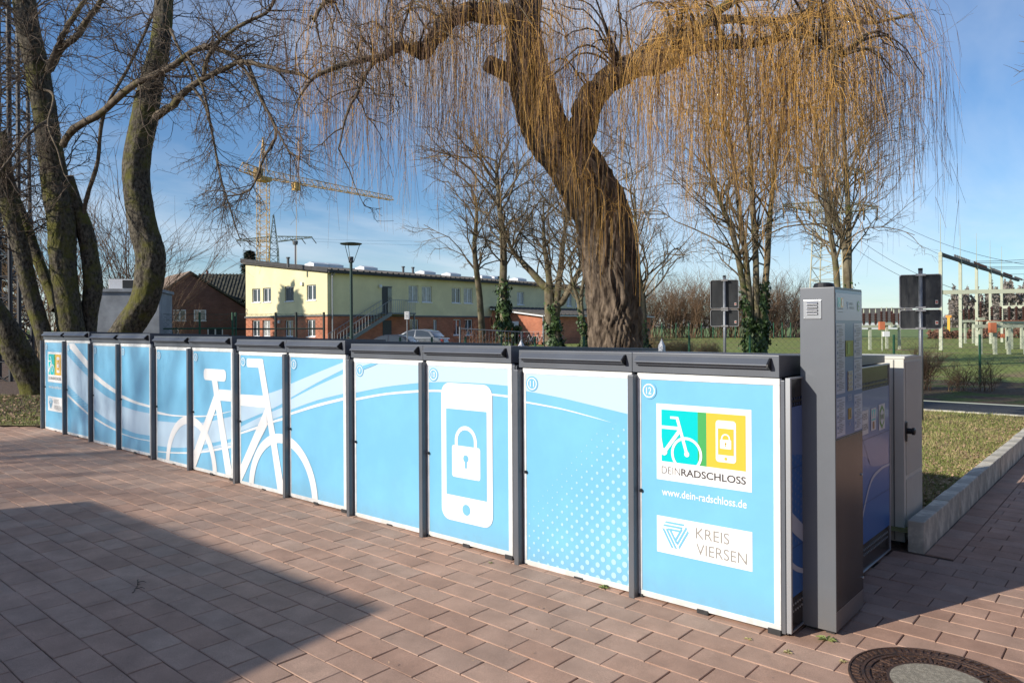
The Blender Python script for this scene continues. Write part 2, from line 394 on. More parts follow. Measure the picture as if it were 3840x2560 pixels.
MB().lathe((0, 0, -.05), [(.2138, 0), (.2138, .053), (.21, .0545)], 64).build('concrete_infill', M_conc, g)

# ------------------------------------------------------------------ bicycle lockers
M_grey = mat('locker_grey', srgb(95, 100, 108), .42, .15, var=.10, scale=3, bump=.02, bscale=300)
M_dgrey = mat('locker_dark', srgb(48, 51, 58), .45, .1, var=.12, scale=4)
M_white = mat('frame_white', srgb(232, 234, 234), .35, var=.05, scale=9, col2=srgb(214, 216, 214))
M_black = mat('black_plastic', (.012, .012, .014), .4)
M_rub = mat('foot_rubber', (.035, .035, .037), .7, var=.3, scale=30)
M_blue = mat('print_blue', srgb(120, 188, 224), .28, var=.06, scale=2.5, coat=.25)
M_pale = mat('print_pale', srgb(184, 210, 230), .28, coat=.25)
M_dot = mat('print_dots', srgb(168, 206, 230), .28, coat=.25)
M_prw = mat('print_white', srgb(234, 235, 235), .28, coat=.25)
M_teal = mat('print_turquoise', srgb(0, 196, 198), .28, coat=.25)
M_green = mat('print_green', srgb(74, 164, 92), .28, coat=.25)
M_yel = mat('print_yellow', srgb(236, 184, 66), .28, coat=.25)
M_txt = mat('print_charcoal', srgb(74, 72, 74), .35)
M_tgr = mat('print_grey', srgb(146, 144, 140), .35)
def add_splash(m, top=.22, amt=.42, dirt=(.20, .16, .12)):
    """uneven splash dirt dried on near the ground, plus faint dusty wipes"""
    n = m.node_tree.nodes; l = m.node_tree.links; p = n['Principled BSDF']; src = p.inputs['Base Color'].links[0].from_socket
    t = n.new('ShaderNodeTexCoord'); s_ = n.new('ShaderNodeSeparateXYZ'); l.new(t.outputs['Object'], s_.inputs[0])
    a = n.new('ShaderNodeTexNoise'); a.inputs['Scale'].default_value = 16; a.inputs['Detail'].default_value = 8; a.inputs['Roughness'].default_value = .7; l.new(t.outputs['Object'], a.inputs[0])
    mr = n.new('ShaderNodeMapRange'); mr.inputs[1].default_value = .02; mr.inputs[2].default_value = top; mr.inputs[3].default_value = 1; mr.inputs[4].default_value = 0; l.new(s_.outputs[2], mr.inputs[0])
    mu = n.new('ShaderNodeMath'); mu.operation = 'MULTIPLY'; l.new(mr.outputs[0], mu.inputs[0]); l.new(a.outputs['Fac'], mu.inputs[1])
    b2 = n.new('ShaderNodeTexNoise'); b2.inputs['Scale'].default_value = 2.2; b2.inputs['Detail'].default_value = 7; b2.inputs['Roughness'].default_value = .75; l.new(t.outputs['Object'], b2.inputs[0])
    m2 = n.new('ShaderNodeMapRange'); m2.inputs[1].default_value = .52; m2.inputs[2].default_value = .8; m2.inputs[3].default_value = 0; m2.inputs[4].default_value = .16; l.new(b2.outputs['Fac'], m2.inputs[0])
    ad = n.new('ShaderNodeMath'); l.new(mu.outputs[0], ad.inputs[0]); l.new(m2.outputs[0], ad.inputs[1]); am = n.new('ShaderNodeMath'); am.operation = 'MULTIPLY'; am.inputs[1].default_value = amt; l.new(ad.outputs[0], am.inputs[0])
    mx = n.new('ShaderNodeMix'); mx.data_type = 'RGBA'; l.new(am.outputs[0], mx.inputs[0]); l.new(src, mx.inputs[6]); mx.inputs[7].default_value = (*dirt, 1); l.new(mx.outputs[2], p.inputs['Base Color'])
for m_ in (M_blue, M_white, M_prw, M_pale, M_grey): add_splash(m_)
ZP0, ZP1 = .055, 1.343
PANEL = {0: (-1.778, -.958), 1: (-.860, -.040)}

def clip(poly, x0, x1, z0, z1):
    for ax, lim, sg in ((0, x0, 1), (0, x1, -1), (1, z0, 1), (1, z1, -1)):
        out = []; n = len(poly)
        for i in range(n):
            p, q = poly[i], poly[(i + 1) % n]; a, c = (p[ax] - lim) * sg, (q[ax] - lim) * sg
            if a >= 0: out.append(p)
            if (a >= 0) != (c >= 0):
                t = a / (a - c); out.append((p[0] + (q[0] - p[0]) * t, p[1] + (q[1] - p[1]) * t))
        poly = out
        if len(poly) < 3: return []
    return poly
def tess(poly):
    return tessellate_polygon([[Vector((p[0], p[1], 0)) for p in poly]])
def rrect(x0, z0, x1, z1, r, n=6):
    o = []
    for cx, cz, a in ((x1 - r, z1 - r, 0), (x0 + r, z1 - r, 90), (x0 + r, z0 + r, 180), (x1 - r, z0 + r, 270)):
        o += [(cx + r * math.cos(R(a + 90 * i / n)), cz + r * math.sin(R(a + 90 * i / n))) for i in range(n + 1)]
    return o
def disc(cx, cz, r, n=28): return [(cx + r * math.cos(2 * math.pi * i / n), cz + r * math.sin(2 * math.pi * i / n)) for i in range(n)]
def ringpoly(cx, cz, r0, r1, a0=0, a1=360, n=48):
    """list of quads of a flat ring"""
    o = []
    for i in range(n):
        t0, t1 = R(a0 + (a1 - a0) * i / n), R(a0 + (a1 - a0) * (i + 1) / n)
        o.append([(cx + r0 * math.cos(t0), cz + r0 * math.sin(t0)), (cx + r1 * math.cos(t0), cz + r1 * math.sin(t0)), (cx + r1 * math.cos(t1), cz + r1 * math.sin(t1)), (cx + r0 * math.cos(t1), cz + r0 * math.sin(t1))])
    return o
def stroke(p, q, w):
    d = Vector((q[0] - p[0], q[1] - p[1])).normalized() * w / 2
    return [(p[0] - d.y, p[1] + d.x), (q[0] - d.y, q[1] + d.x), (q[0] + d.y, q[1] - d.x), (p[0] + d.y, p[1] - d.x)]
class Print:
    """flat print on a plane; layer = how far it stands proud of the sheet"""
    def __init__(s, box=None): s.v = []; s.f = []; s.box = box; s.e = 0.0
    def poly(s, *ps):
        s.e += .00014                                             # each stroke a hair prouder than the last, so none share a plane
        for p in ps:
            if s.box: p = clip(p, *s.box)
            if len(p) < 3: continue
            n = len(s.v); s.v += [(q[0], q[1], s.e) for q in p]; s.f += [tuple(n + i for i in t) for t in tess(p)]
        return s
    def text(s, t, x0, z0, w, h, off=0, sp=1):
        v, f = text_mesh(t, x0, z0, w, h, off, sp); n = len(s.v); s.v += [(a, c, s.e) for a, c in v]; s.f += [tuple(n + i for i in q) for q in f]; return s
    def build(s, name, m, parent, place):
        if not s.f: return None
        me = bpy.data.meshes.new(name); me.from_pydata([place(*v) for v in s.v], [], s.f); me.update()
        return link(name, me, m, parent)
def smooth_band(p):
    """band given as upper edge left to right, then lower edge right to left"""
    h = len(p) // 2; up, lo = p[:h], p[h:][::-1]
    def go(c):
        c = [(c[0][0] - .06, c[0][1] - .06 * (c[1][1] - c[0][1]) / (c[1][0] - c[0][0]))] + list(c) + [(c[-1][0] + .06, c[-1][1] + .06 * (c[-1][1] - c[-2][1]) / (c[-1][0] - c[-2][0]))]
        return [tuple(q) for q in resample(c, 25)]
    a, b_ = go(up), go(lo)
    return [[a[i], a[i + 1], b_[i + 1], b_[i]] for i in range(24)]
front = lambda layer: (lambda x, z, e: (x, .004 - .0012 * layer - e, z))
PRN = {2: {2: [('p', [(-0.847, 1.336), (-0.578, 1.338), (-0.305, 1.202), (-0.05, 1.087), (-0.001, 1.067), (-0.002, 0.959), (-0.051, 0.979), (-0.364, 1.109), (-0.653, 1.229), (-0.847, 1.303), (-0.908, 1.335)]), ('b', [(-0.88, 0.617), (-0.489, 0.498), (-0.061, 0.38), (-0.061, 0.351), (-0.489, 0.463), (-0.881, 0.578)])], 1: [('b', [(-0.865, 1.181), (-0.597, 1.071), (-0.053, 0.873), (-0.059, 0.491), (-0.516, 0.625), (-0.872, 0.74)])]}, 3: {2: [('b', [(-1.776, 0.98), (-1.384, 0.861), (-0.98, 0.764), (-0.981, 0.714), (-1.385, 0.794), (-1.777, 0.901)]), ('b', [(-1.785, 0.371), (-1.393, 0.306), (-0.988, 0.256), (-0.988, 0.232), (-1.393, 0.28), (-1.785, 0.345)])], 1: [('b', [(-1.779, 0.786), (-1.387, 0.682), (-0.982, 0.615), (-0.987, 0.321), (-1.391, 0.38), (-1.784, 0.466)])]}, 4: {2: [('b', [(-0.861, 0.723), (-0.452, 0.667), (-0.037, 0.639), (-0.037, 0.611), (-0.452, 0.633), (-0.861, 0.678)]), ('b', [(-0.868, 0.227), (-0.436, 0.207), (-0.042, 0.212), (-0.043, 0.202), (-0.436, 0.197), (-0.868, 0.214)])], 1: [('b', [(-0.863, 0.578), (-0.453, 0.547), (-0.038, 0.54), (-0.042, 0.27), (-0.457, 0.264), (-0.867, 0.296)])]}, 5: {2: [('b', [(-1.796, 0.608), (-1.392, 0.594), (-0.974, 0.613), (-0.974, 0.597), (-1.392, 0.577), (-1.796, 0.574)]), ('b', [(-1.802, 0.129), (-1.397, 0.158), (-0.979, 0.202), (-0.98, 0.182), (-1.398, 0.144), (-1.802, 0.12)])], 1: [('b', [(-1.797, 0.49), (-1.393, 0.505), (-0.975, 0.53), (-0.979, 0.253), (-1.397, 0.211), (-1.801, 0.193)])], 3: [('ring', (-0.948, 0.006, 0.515, 0.605))]}, 6: {3: [('ring', (-0.948, 0.006, 0.515, 0.605)), ('rr', (-0.622, 1.031, -0.142, 1.156, 0.045)), ('p', [(-0.442, 1.033), (-0.324, 1.033), (-0.264, 0.826), (-0.352, 0.73), (-0.396, 0.876)]), ('p', [(-0.289, 0.943), (-0.016, 0.947), (-0.017, 0.829), (-0.264, 0.826)]), ('p', [(-0.382, 0.826), (-0.263, 0.833), (-0.041, 0.124), (-0.02, 0.062), (-0.152, 0.045)]), ('p', [(-0.396, 0.876), (-0.29, 0.831), (-0.842, 0.017), (-0.898, 0.01), (-0.896, 0.176)])], 1: [('b', [(-0.863, 0.536), (-0.489, 0.587), (-0.039, 0.672), (-0.041, 0.44), (-0.577, 0.33), (-0.866, 0.265)]), ('b', [(-0.707, 0.254), (-0.409, 0.326), (-0.042, 0.406), (-0.042, 0.376), (-0.409, 0.3), (-0.708, 0.242)])], 2: [('b', [(-0.861, 0.622), (-0.573, 0.645), (-0.333, 0.679), (-0.038, 0.73), (-0.038, 0.725), (-0.333, 0.668), (-0.574, 0.631), (-0.862, 0.604)]), ('b', [(-0.867, 0.211), (-0.708, 0.239), (-0.409, 0.295), (-0.042, 0.37), (-0.042, 0.346), (-0.41, 0.272), (-0.708, 0.22), (-0.867, 0.192)])]}, 7: {3: [('rr', (-1.652, 1.225, -1.338, 1.313, 0.025)), ('p', [(-1.439, 1.257), (-1.343, 1.294), (-1.171, 0.721), (-0.965, 0.027), (-1.083, 0.01), (-1.227, 0.563), (-1.31, 0.838)]), ('p', [(-1.816, 0.94), (-1.347, 0.95), (-1.31, 0.833), (-1.818, 0.825)]), ('p', [(-1.303, 0.831), (-1.268, 0.666), (-1.44, 0.469), (-1.795, 0.014), (-1.827, 0.009), (-1.826, 0.15), (-1.464, 0.623)]), ('ring', (-1.024, 0.004, 0.508, 0.597))], 1: [('b', [(-1.79, 0.862), (-1.227, 0.983), (-0.958, 1.049), (-0.96, 0.913), (-1.195, 0.829), (-1.793, 0.652)]), ('b', [(-1.793, 0.603), (-1.349, 0.754), (-0.96, 0.871), (-0.961, 0.793), (-1.171, 0.73), (-1.794, 0.556)])], 2: [('b', [(-1.794, 0.546), (-1.438, 0.646), (-1.152, 0.722), (-0.961, 0.767), (-0.962, 0.741), (-1.152, 0.7), (-1.451, 0.615), (-1.794, 0.528)])]}, 8: {3: [('ring', (-1.024, 0.004, 0.508, 0.597))], 1: [('b', [(-0.872, 1.086), (-0.445, 1.207), (-0.04, 1.316), (-0.04, 1.253), (-0.445, 1.114), (-0.874, 0.953)]), ('b', [(-0.874, 0.937), (-0.446, 1.087), (-0.041, 1.213), (-0.042, 1.04), (-0.447, 0.956), (-0.875, 0.84)])], 2: [('b', [(-0.88, 0.812), (-0.447, 0.922), (-0.043, 1.007), (-0.043, 0.983), (-0.448, 0.897), (-0.88, 0.791)])]}, 9: {1: [('b', [(-1.808, 1.368), (-1.38, 1.367), (-0.941, 1.357), (-0.942, 1.208), (-1.382, 1.154), (-1.82, 1.077)])], 4: [('p', [(-1.677, 1.319), (-1.576, 1.341), (-1.513, 1.357), (-1.424, 1.359), (-1.54, 1.323), (-1.677, 1.284)])], 2: [('b', [(-1.801, 1.034), (-1.383, 1.103), (-0.961, 1.15), (-0.962, 1.131), (-1.383, 1.086), (-1.802, 1.014)])]}, 10: {1: [('b', [(-0.87, 1.353), (-0.584, 1.348), (-0.302, 1.347), (-0.044, 1.348), (-0.045, 1.225), (-0.303, 1.23), (-0.658, 1.225), (-0.871, 1.213)])], 2: [('b', [(-0.872, 1.155), (-0.719, 1.162), (-0.202, 1.161), (-0.045, 1.158), (-0.045, 1.143), (-0.202, 1.148), (-0.719, 1.146), (-0.872, 1.138)])], 3: [('rr', (-0.719, 0.184, -0.19, 1.221, 0.085))], 4: [('rr', (-0.666, 0.375, -0.246, 1.026, 0.003)), ('d', (-0.456, 0.282, 0.041))], 5: [('rr', (-0.602, 0.516, -0.31, 0.755, 0.02)), ('rr', (-0.571, 0.74, -0.542, 0.8, 0.002)), ('rr', (-0.372, 0.74, -0.343, 0.8, 0.002)), ('ringsh', (-0.457, 0.792, 0.085, 0.114))], 6: [('d', (-0.456, 0.664, 0.027)), ('rr', (-0.466, 0.592, -0.446, 0.66, 0.004))]}, 11: {1: [('b', [(-1.804, 1.361), (-1.488, 1.356), (-1.24, 1.353), (-0.952, 1.352), (-0.961, 1.123), (-1.241, 1.162), (-1.489, 1.195), (-1.795, 1.225)])], 2: [('b', [(-1.799, 1.153), (-1.489, 1.126), (-1.242, 1.09), (-1.101, 1.065), (-1.101, 1.064), (-1.242, 1.085), (-1.489, 1.118), (-1.799, 1.142)])]}}

def logo_prints(par, dx=0.0, place=front, sc_=1.0, box=None):
    """white plate with the bicycle / phone picture, web address and the district plate"""
    S = lambda x, z: (x + dx, z)
    sp = lambda ps: [S(*p) for p in ps]
    rect = lambda x0, z0, x1, z1: sp([(x0, z0), (x1, z0), (x1, z1), (x0, z1)])
    Print().poly(rect(-.755, .747, -.162, 1.202), rect(-.756, .311, -.161, .529)).build('logo_plate', M_prw, par, place(1))
    Print().poly(rect(-.721, .859, -.484, 1.168)).build('picture_turquoise', M_teal, par, place(2))
    Print().poly(rect(-.484, .859, -.429, 1.168)).build('picture_green', M_green, par, place(2))
    Print().poly(rect(-.429, .859, -.195, 1.168)).build('picture_yellow', M_yel, par, place(2))
    B = (-.721 + dx, -.43 + dx, .859, 1.168); q = Print(B)
    for a, c, w in (((-.661, 1.124), (-.611, 1.124), .014), ((-.617, 1.128), (-.554, .917), .019), ((-.73, 1.063), (-.60, 1.063), .019), ((-.598, 1.052), (-.700, .918), .022), ((-.715, .92), (-.74, 1.05), .02)):
        q.poly(stroke(S(*a), S(*c), w))
    q.poly(disc(-.554 + dx, .916, .016), disc(-.703 + dx, .916, .021)).poly(*ringpoly(-.556 + dx, .916, .084, .100))
    q.build('bicycle_symbol', M_prw, par, place(3))
    q = Print().poly(rrect(-.372 + dx, .895, -.251 + dx, 1.131, .018)); q.build('phone_symbol', M_prw, par, place(3))
    Print().poly(rect(-.358, .937, -.264, 1.086)).poly(disc(-.3115 + dx, .916, .0085, 16)).build('phone_screen', M_yel, par, place(4))
    q = Print().poly(rrect(-.345 + dx, .972, -.278 + dx, 1.024, .005)).poly(*ringpoly(-.3115 + dx, 1.030, .019, .027, 0, 180, 14)).poly(rect(-.3385, 1.02, -.3305, 1.031)).poly(rect(-.2925, 1.02, -.2845, 1.031))
    q.build('lock_symbol', M_prw, par, place(5))
    Print().poly(disc(-.3115 + dx, 1.003, .0055, 12), rect(-.3138, .984, -.3092, 1.003)).build('keyhole', M_yel, par, place(6))
    Print().text('DEIN', -.721 + dx, .786, .122, .042, -.012).text('RADSCHLOSS', -.592 + dx, .785, .397, .043, .018).build('lettering', M_txt, par, place(2))
    Print().text('www.dein-radschloss.de', -.721 + dx, .654, .529, .045, .006).build('web_address', M_prw, par, place(1))
    Print().text('KREIS', -.500 + dx, .434, .205, .063, -.003).text('VIERSEN', -.497 + dx, .342, .305, .063, -.003).build('district_lettering', M_tgr, par, place(2))
    q = Print(); c0 = Vector((-.633, .437))                       # three-band triangle
    for k_ in range(3):
        a = R(-120 * k_); rot = lambda p: (c0.x + dx + p[0] * math.cos(a) - p[1] * math.sin(a), c0.y + p[0] * math.sin(a) + p[1] * math.cos(a))
        for zz, l0, l1 in ((.060, -.058, .056), (.040, -.070, .044), (.020, -.046, .034)):
            q.poly([rot((l0 - .004, zz + .006)), rot((l1 + .006, zz + .006)), rot((l1 - .002, zz - .006)), rot((l0 - .011, zz - .006))])
    q.build('district_emblem', M_blue, par, place(2))

def number_print(par, n, cx, cz=1.276):
    Print().poly(disc(cx, cz, .052)).build('number_disc', M_blue, par, front(3))
    q = Print().poly(*ringpoly(cx, cz, .035, .042))
    w = .022 if n < 10 else .036
    if n == 1: w = .012
    q.text(str(n), cx - w / 2, cz - .021, w, .042, .006); q.build('number', M_prw, par, front(4))

DX = [-.084, -.080, -.038, -.012, 0.0, 0.0]
LAB = ['pair of blue bike lockers numbered 1 and 2, farthest down the row', 'pair of bike lockers numbered 3 and 4 with sweeping white curves',
       'pair of bike lockers numbered 5 and 6 with the printed saddle and rear wheel', 'pair of bike lockers numbered 7 and 8 with the printed handlebar and front wheel',
       'pair of bike lockers numbered 9 and 10 with the large white phone print', 'pair of bike lockers numbered 11 and 12 nearest the terminal, with logo plates']
def build_locker(k_):
    t = thing('bike_locker', LAB[k_], 'bike locker', ((k_ - 5) * 1.905 + DX[k_], 0, (k_ - 5) * -.026), 0, 'bike lockers in a stepped row')
    MB().box((-1.828, .036, .045), (-.006, 1.995, 1.378)).build('housing', M_dgrey, t, bevel=.004, seg=1)
    for fx in (-1.80, -1.33, -.88, -.45, -.03):
        MB().box((fx - .045, -.005, -.012), (fx + .028, .10, .030)).build('foot', M_rub, t, bevel=.003, seg=1)
        MB().box((fx - .045, 1.86, -.012), (fx + .028, 1.99, .044)).build('foot', M_rub, t)
    for s in (0, 1):
        x0, x1 = PANEL[s]; n = 2 * k_ + 1 + s
        xo0, xo1 = (-1.806, -.924) if s == 0 else (-.886, -.002)
        fr = MB()
        fr.box((xo0, 0, 1.343), (xo1, .034, 1.381)); fr.box((xo0, 0, .020), (xo1, .034, .055)); fr.box((xo0, 0, .0552), (x0, .034, 1.3428)); fr.box((x1, 0, .0552), (xo1, .034, 1.3428))
        d = fr.build('door', M_white, t, bevel=.0025, seg=1)
        d['label'] = 'blue printed door in a white frame, number %d' % n
        MB().quad((x0, .004, ZP0), (x1, .004, ZP0), (x1, .004, ZP1), (x0, .004, ZP1)).build('door_sheet', M_blue, d)
        box = (x0, x1, ZP0, ZP1)
        for layer, name, m_ in ((1, 'pale_swoosh', M_pale), (2, 'white_line', M_prw), (3, 'white_symbol', M_prw), (4, 'blue_cutout', M_blue), (5, 'white_inset', M_prw), (6, 'blue_inset', M_blue)):
            q = Print(box)
            for kind, poly in PRN.get(n, {}).get(layer, []):
                if kind == 'b': q.poly(*smooth_band(poly))
                elif kind == 'ring': q.poly(*ringpoly(*poly, 0, 180, 60)); 
                elif kind == 'ringsh': q.poly(*ringpoly(*poly, 0, 180, 24))
                elif kind == 'rr': q.poly(rrect(*poly))
                elif kind == 'd': q.poly(disc(*poly))
                else: q.poly(poly)
            q.build(name, m_, d, front(layer))
        if n in (1, 12): logo_prints(d, 0.0 if s else -.918)
        if n == 11:
            q = Print(box); ds = []
            for i in range(22):
                for j in range(32):
                    if (i + j) % 2: continue
                    x = -.986 - .0405 * i + .0405; z = .098 + .042 * (j - 1); a = (x + 1.79) / .83
                    zb = .44 + .80 * a
                    if z > zb or z > 1.10 - .02 * i: continue
                    r = (.0205 - .0115 * (z - .1) - .0115 * (1 - a)) * min(1, max(.35, (zb - z) / .3) ** .5)
                    if r > .0025: ds.append(disc(x, z, r, 14))
            q.poly(*ds); tag(q.build('dot_pattern', M_dot, d, front(1)), kind='stuff')
        if n == 2:
            for (za, zb, fx) in ((1.36, 1.06, 1), (.70, .40, .7)):
                q = Print(box); ds = []
                for i in range(20):
                    for j in range(10):
                        x = -.85 + .042 * i; z = za - .36 * (x + .86) / .8 * fx - .036 * j + (.018 if i % 2 else 0)
                        r = .0105 - .0009 * j
                        if z < 1.34 and z > .1 and r > .003: ds.append(disc(x, z, r, 10))
                q.poly(*ds); tag(q.build('dot_pattern', M_dot, d, front(.5)), kind='stuff')
        number_print(d, n, x0 + .055)
        kn = MB().lathe((0, 0, 0), [(.011, 0), (.011, .008), (.007, .012)], 14).build('lock_knob', M_black, d); kn.rotation_euler = (R(90), 0, 0)
        kn.location = (x0 - .001, -.001, .664)
        # guide post on the hinge side
        px = -1.852 if s == 0 else -.926
        MB().box((px, -.050, .004), (px + .041, .030, 1.371)).build('post', M_grey, t, bevel=.006, seg=2)
        # lid with grip rail
        lx0, lx1 = (-1.834, -.919) if s == 0 else (-.9165, -.002)
        ld = MB().prism([(-.006, 1.3855), (2.045, 1.3855), (2.045, 1.440), (-.006, 1.506)], lx0, lx1, 0).build('lid', M_grey, t, bevel=.003, seg=2)
        h0, h1 = lx0 + .036, lx1 - .052
        MB().prism([(-.004, 1.488), (-.016, 1.486), (-.050, 1.456), (-.050, 1.449), (-.030, 1.446), (-.028, 1.434), (-.018, 1.431), (-.004, 1.431)], h0, h1, 0).build('grip_rail', M_grey, ld, bevel=.0012, seg=1)
        MB().prism([(-.004, 1.492), (-.018, 1.490), (-.055, 1.458), (-.056, 1.445), (-.022, 1.426), (-.004, 1.424)], h1 + .0005, h1 + .010, 0).build('end_cap', M_black, ld)
    MB().box((.000, .004, .012), (.022, .060, 1.372)).box((.022, .012, .012), (.034, .060, 1.366)).build('corner_profile', M_grey, t, bevel=.003, seg=2)
    return t
lockers = [build_locker(k_) for k_ in range(6)]

# ---- end cladding of the nearest unit
t = lockers[5]
side = lambda layer: (lambda y, z, e: (.050 + .0011 * layer + e, y, z))
M_pblue = mat('side_blue', srgb(38, 100, 176), .3, coat=.3)
M_pmid = mat('side_midblue', srgb(96, 122, 176), .3, coat=.3)
M_alu = mat('aluminium_edge', srgb(178, 182, 186), .38, .6)
M_stl = mat('brushed_panel', srgb(84, 82, 82), .24, .75, var=.1, scale=6, stretch=(1, 1, .05))
cl = MB().box((.036, .0, .034), (.048, 1.950, 1.384)).build('end_cladding', M_stl, t, bevel=.001, seg=1)
MB().box((.030, -.006, .026), (.056, .014, 1.386)).box((.0365, .0145, .026), (.056, 1.952, .034)).box((.0365, 1.944, .0345), (.056, 1.952, 1.3765)).box((.0365, .0145, 1.377), (.056, 1.952, 1.387)).build('edge_trim', M_alu, cl, bevel=.001, seg=1)
bx = (.018, 1.942, .21, 1.229)
Print().poly([(.018, .21), (1.942, .21), (1.942, 1.229), (.018, 1.229)]).build('blue_sheet', M_pblue, cl, side(0))
Print(bx).poly(*smooth_band([(0, 1.229), (.6, 1.229), (1.2, 1.229), (2.0, 1.23), (2.0, .66), (1.5, .70), (1.28, .80), (0, .98)])).build('pale_swoosh', M_pmid, cl, side(1))
q = Print(bx).poly(*smooth_band([(-.02, .70), (.1, .62), (.5, .40), (.9, .28), (.9, .23), (.5, .33), (.1, .52), (-.02, .60)])).poly(*smooth_band([(1.22, .35), (1.45, .60), (1.70, .66), (1.95, .66), (1.95, .645), (1.70, .64), (1.45, .57), (1.22, .30)])).poly(*smooth_band([(-.02, .43), (.1, .36), (.3, .29), (.3, .27), (.1, .33), (-.02, .39)]))
q.build('white_line', mat('side_white', srgb(176, 186, 204), .3), cl, side(2))
q = Print(bx).poly(*[disc(.03 + .042 * i, 1.2 - .042 * j + (.021 if i % 2 else 0), .0095, 10) for i in range(8) for j in range(18)])
tag(q.build('dot_pattern', M_pmid, cl, side(1.5)), kind='stuff')
M_plate = mat('side_plate', srgb(205, 208, 214), .35)
q = Print()
for a, c, z0, z1 in ((1.05, 1.416, .935, 1.096), (1.476, 1.595, .943, 1.095), (1.663, 1.820, .926, 1.107)): q.poly([(a, z0), (c, z0), (c, z1), (a, z1)])
q.build('logo_plate', M_plate, cl, side(3))
Print().text('KREIS', 1.22, 1.035, .17, .04, -.012).text('VIERSEN', 1.20, .965, .20, .04, -.012).build('district_lettering', M_txt, cl, side(4))
Print().poly([(1.49, 1.085), (1.532, 1.085), (1.511, 1.03)], [(1.54, 1.085), (1.582, 1.085), (1.561, 1.03)], [(1.49, 1.022), (1.582, 1.022), (1.582, 1.012), (1.49, 1.012)]).build('town_crest', M_teal, cl, side(4))
Print().poly(rrect(1.515, .952, 1.556, 1.004, .012)).build('crest_shield', mat('crest_brown', srgb(150, 110, 70), .4), cl, side(4))
hexo = [(1.742, 1.100), (1.800, 1.060), (1.800, .975), (1.742, .933), (1.684, .975), (1.684, 1.060)]
Print().poly(hexo).build('transit_hexagon', mat('hexagon_green', srgb(72, 140, 40), .35), cl, side(4))
Print().poly([(1.742 + (x - 1.742) * .72, 1.0165 + (z - 1.0165) * .72) for x, z in hexo]).build('transit_field', M_plate, cl, side(5))
Print().text('VRR', 1.706, 1.000, .074, .034, .01).build('transit_lettering', mat('letter_green', srgb(60, 110, 50), .4), cl, side(6))
q = Print()
for zz in (1.272, 1.243): q.poly(*[[(y, zz - .007), (y + .017, zz - .007), (y + .017, zz + .007), (y, zz + .007)] for y in np.arange(.03, 1.9, .0335)])
tag(q.build('vent_holes', mat('hole_blue', srgb(40, 58, 92), .5), cl, side(1)), None, None, None, 'stuff')
q = MB()
for zz in (.170, .135):
    for y in np.arange(.03, 1.9, .0335): q.lathe((0, 0, 0), [(.0, 0)], 3) if False else q.box((.049, y, zz - .005), (.0535, y + .010, zz + .005))
tag(q.build('rivet_rows', M_alu, cl), None, None, None, 'stuff')
Print().poly([(.02, .4735), (1.94, .4735), (1.94, .4755), (.02, .4755)], [(.02, .90), (1.94, .90), (1.94, .902), (.02, .902)]).build('sheet_seam', M_black, cl, side(2.5))

# ------------------------------------------------------------------ terminal
M_term = mat('terminal_grey', srgb(100, 105, 112), .40, .1, var=.06, scale=2.5, bump=.015, bscale=200)
add_splash(M_term, .3, .5)
kt = thing('locker_terminal', 'tall slim grey payment terminal with a blue instruction panel', 'terminal', (.043, .18, gz(.1)))
KW, KD, KH = .184, .485, 1.873
bd = MB().box((0, 0, .022), (KW, KD, KH)).build('housing', M_term, kt, bevel=.003, seg=2)
for fx, fy in ((.02, .03), (.12, .03), (.02, .38), (.12, .38)): MB().box((fx, fy, 0), (fx + .045, fy + .06, .0225)).build('foot', M_rub, kt)
vp = MB().box((.020, -.004, 1.702), (.117, .0, 1.806)).build('vent_plate', mat('stainless', srgb(168, 170, 174), .3, .8), kt, bevel=.0015, seg=2)
for i in range(4):
    zz = 1.728 + .0185 * i
    MB().prism([(-.0045, zz), (-.0045, zz + .011), (-.006, zz + .011), (-.014, zz + .001), (-.014, zz)], .040, .098, 0).build('louver', vp.data.materials[0], vp, bevel=.001, seg=1)
    MB().quad((.040, -.0047, zz - .004), (.098, -.0047, zz - .004), (.098, -.0047, zz - .0002), (.040, -.0047, zz - .0002)).build('louver_slot', M_black, vp)
for vx in (.0265, .1105):
    for vz in (1.709, 1.799):
        o = MB().lathe((0, 0, 0), [(.0045, 0), (.0035, .002)], 10).build('screw', M_alu, vp); o.rotation_euler = (R(90), 0, 0); o.location = (vx, -.0042, vz)
MB().lathe((.09, .12, KH), [(.056, 0), (.056, .012), (.050, .026), (.030, .031)], 24).build('antenna', M_black, kt, smooth=False)
# the instruction panel faces along the row
pl = lambda layer: (lambda y, z, e: (KW + .0016 + .0010 * layer + e, y - .18, z))
M_kb = mat('terminal_blue', srgb(66, 108, 170), .3, coat=.15); M_kw = mat('terminal_white', srgb(172, 188, 214), .3, coat=.15)
dp = MB().box((KW, .003, 1.052), (KW + .0013, .482, 1.864)).build('instruction_panel', M_black, kt)
r_ = lambda y0, z0, y1, z1: [(y0, z0), (y1, z0), (y1, z1), (y0, z1)]
Print().poly(r_(.187, 1.058, .659, 1.860)).build('blue_sheet', M_kb, dp, pl(0))
Print().poly(r_(.189, 1.694, .657, 1.842), r_(.192, 1.296, .342, 1.677), r_(.504, 1.480, .655, 1.677), r_(.504, 1.298, .655, 1.474), r_(.192, 1.066, .342, 1.275), r_(.504, 1.066, .655, 1.272)).build('white_field', M_kw, dp, pl(1))
Print().poly(r_(.219, 1.765, .266, 1.817)).build('logo_turquoise', M_teal, dp, pl(2)); Print().poly(r_(.266, 1.765, .275, 1.817)).build('logo_green', M_green, dp, pl(2)); Print().poly(r_(.275, 1.765, .314, 1.817)).build('logo_yellow', M_yel, dp, pl(2))
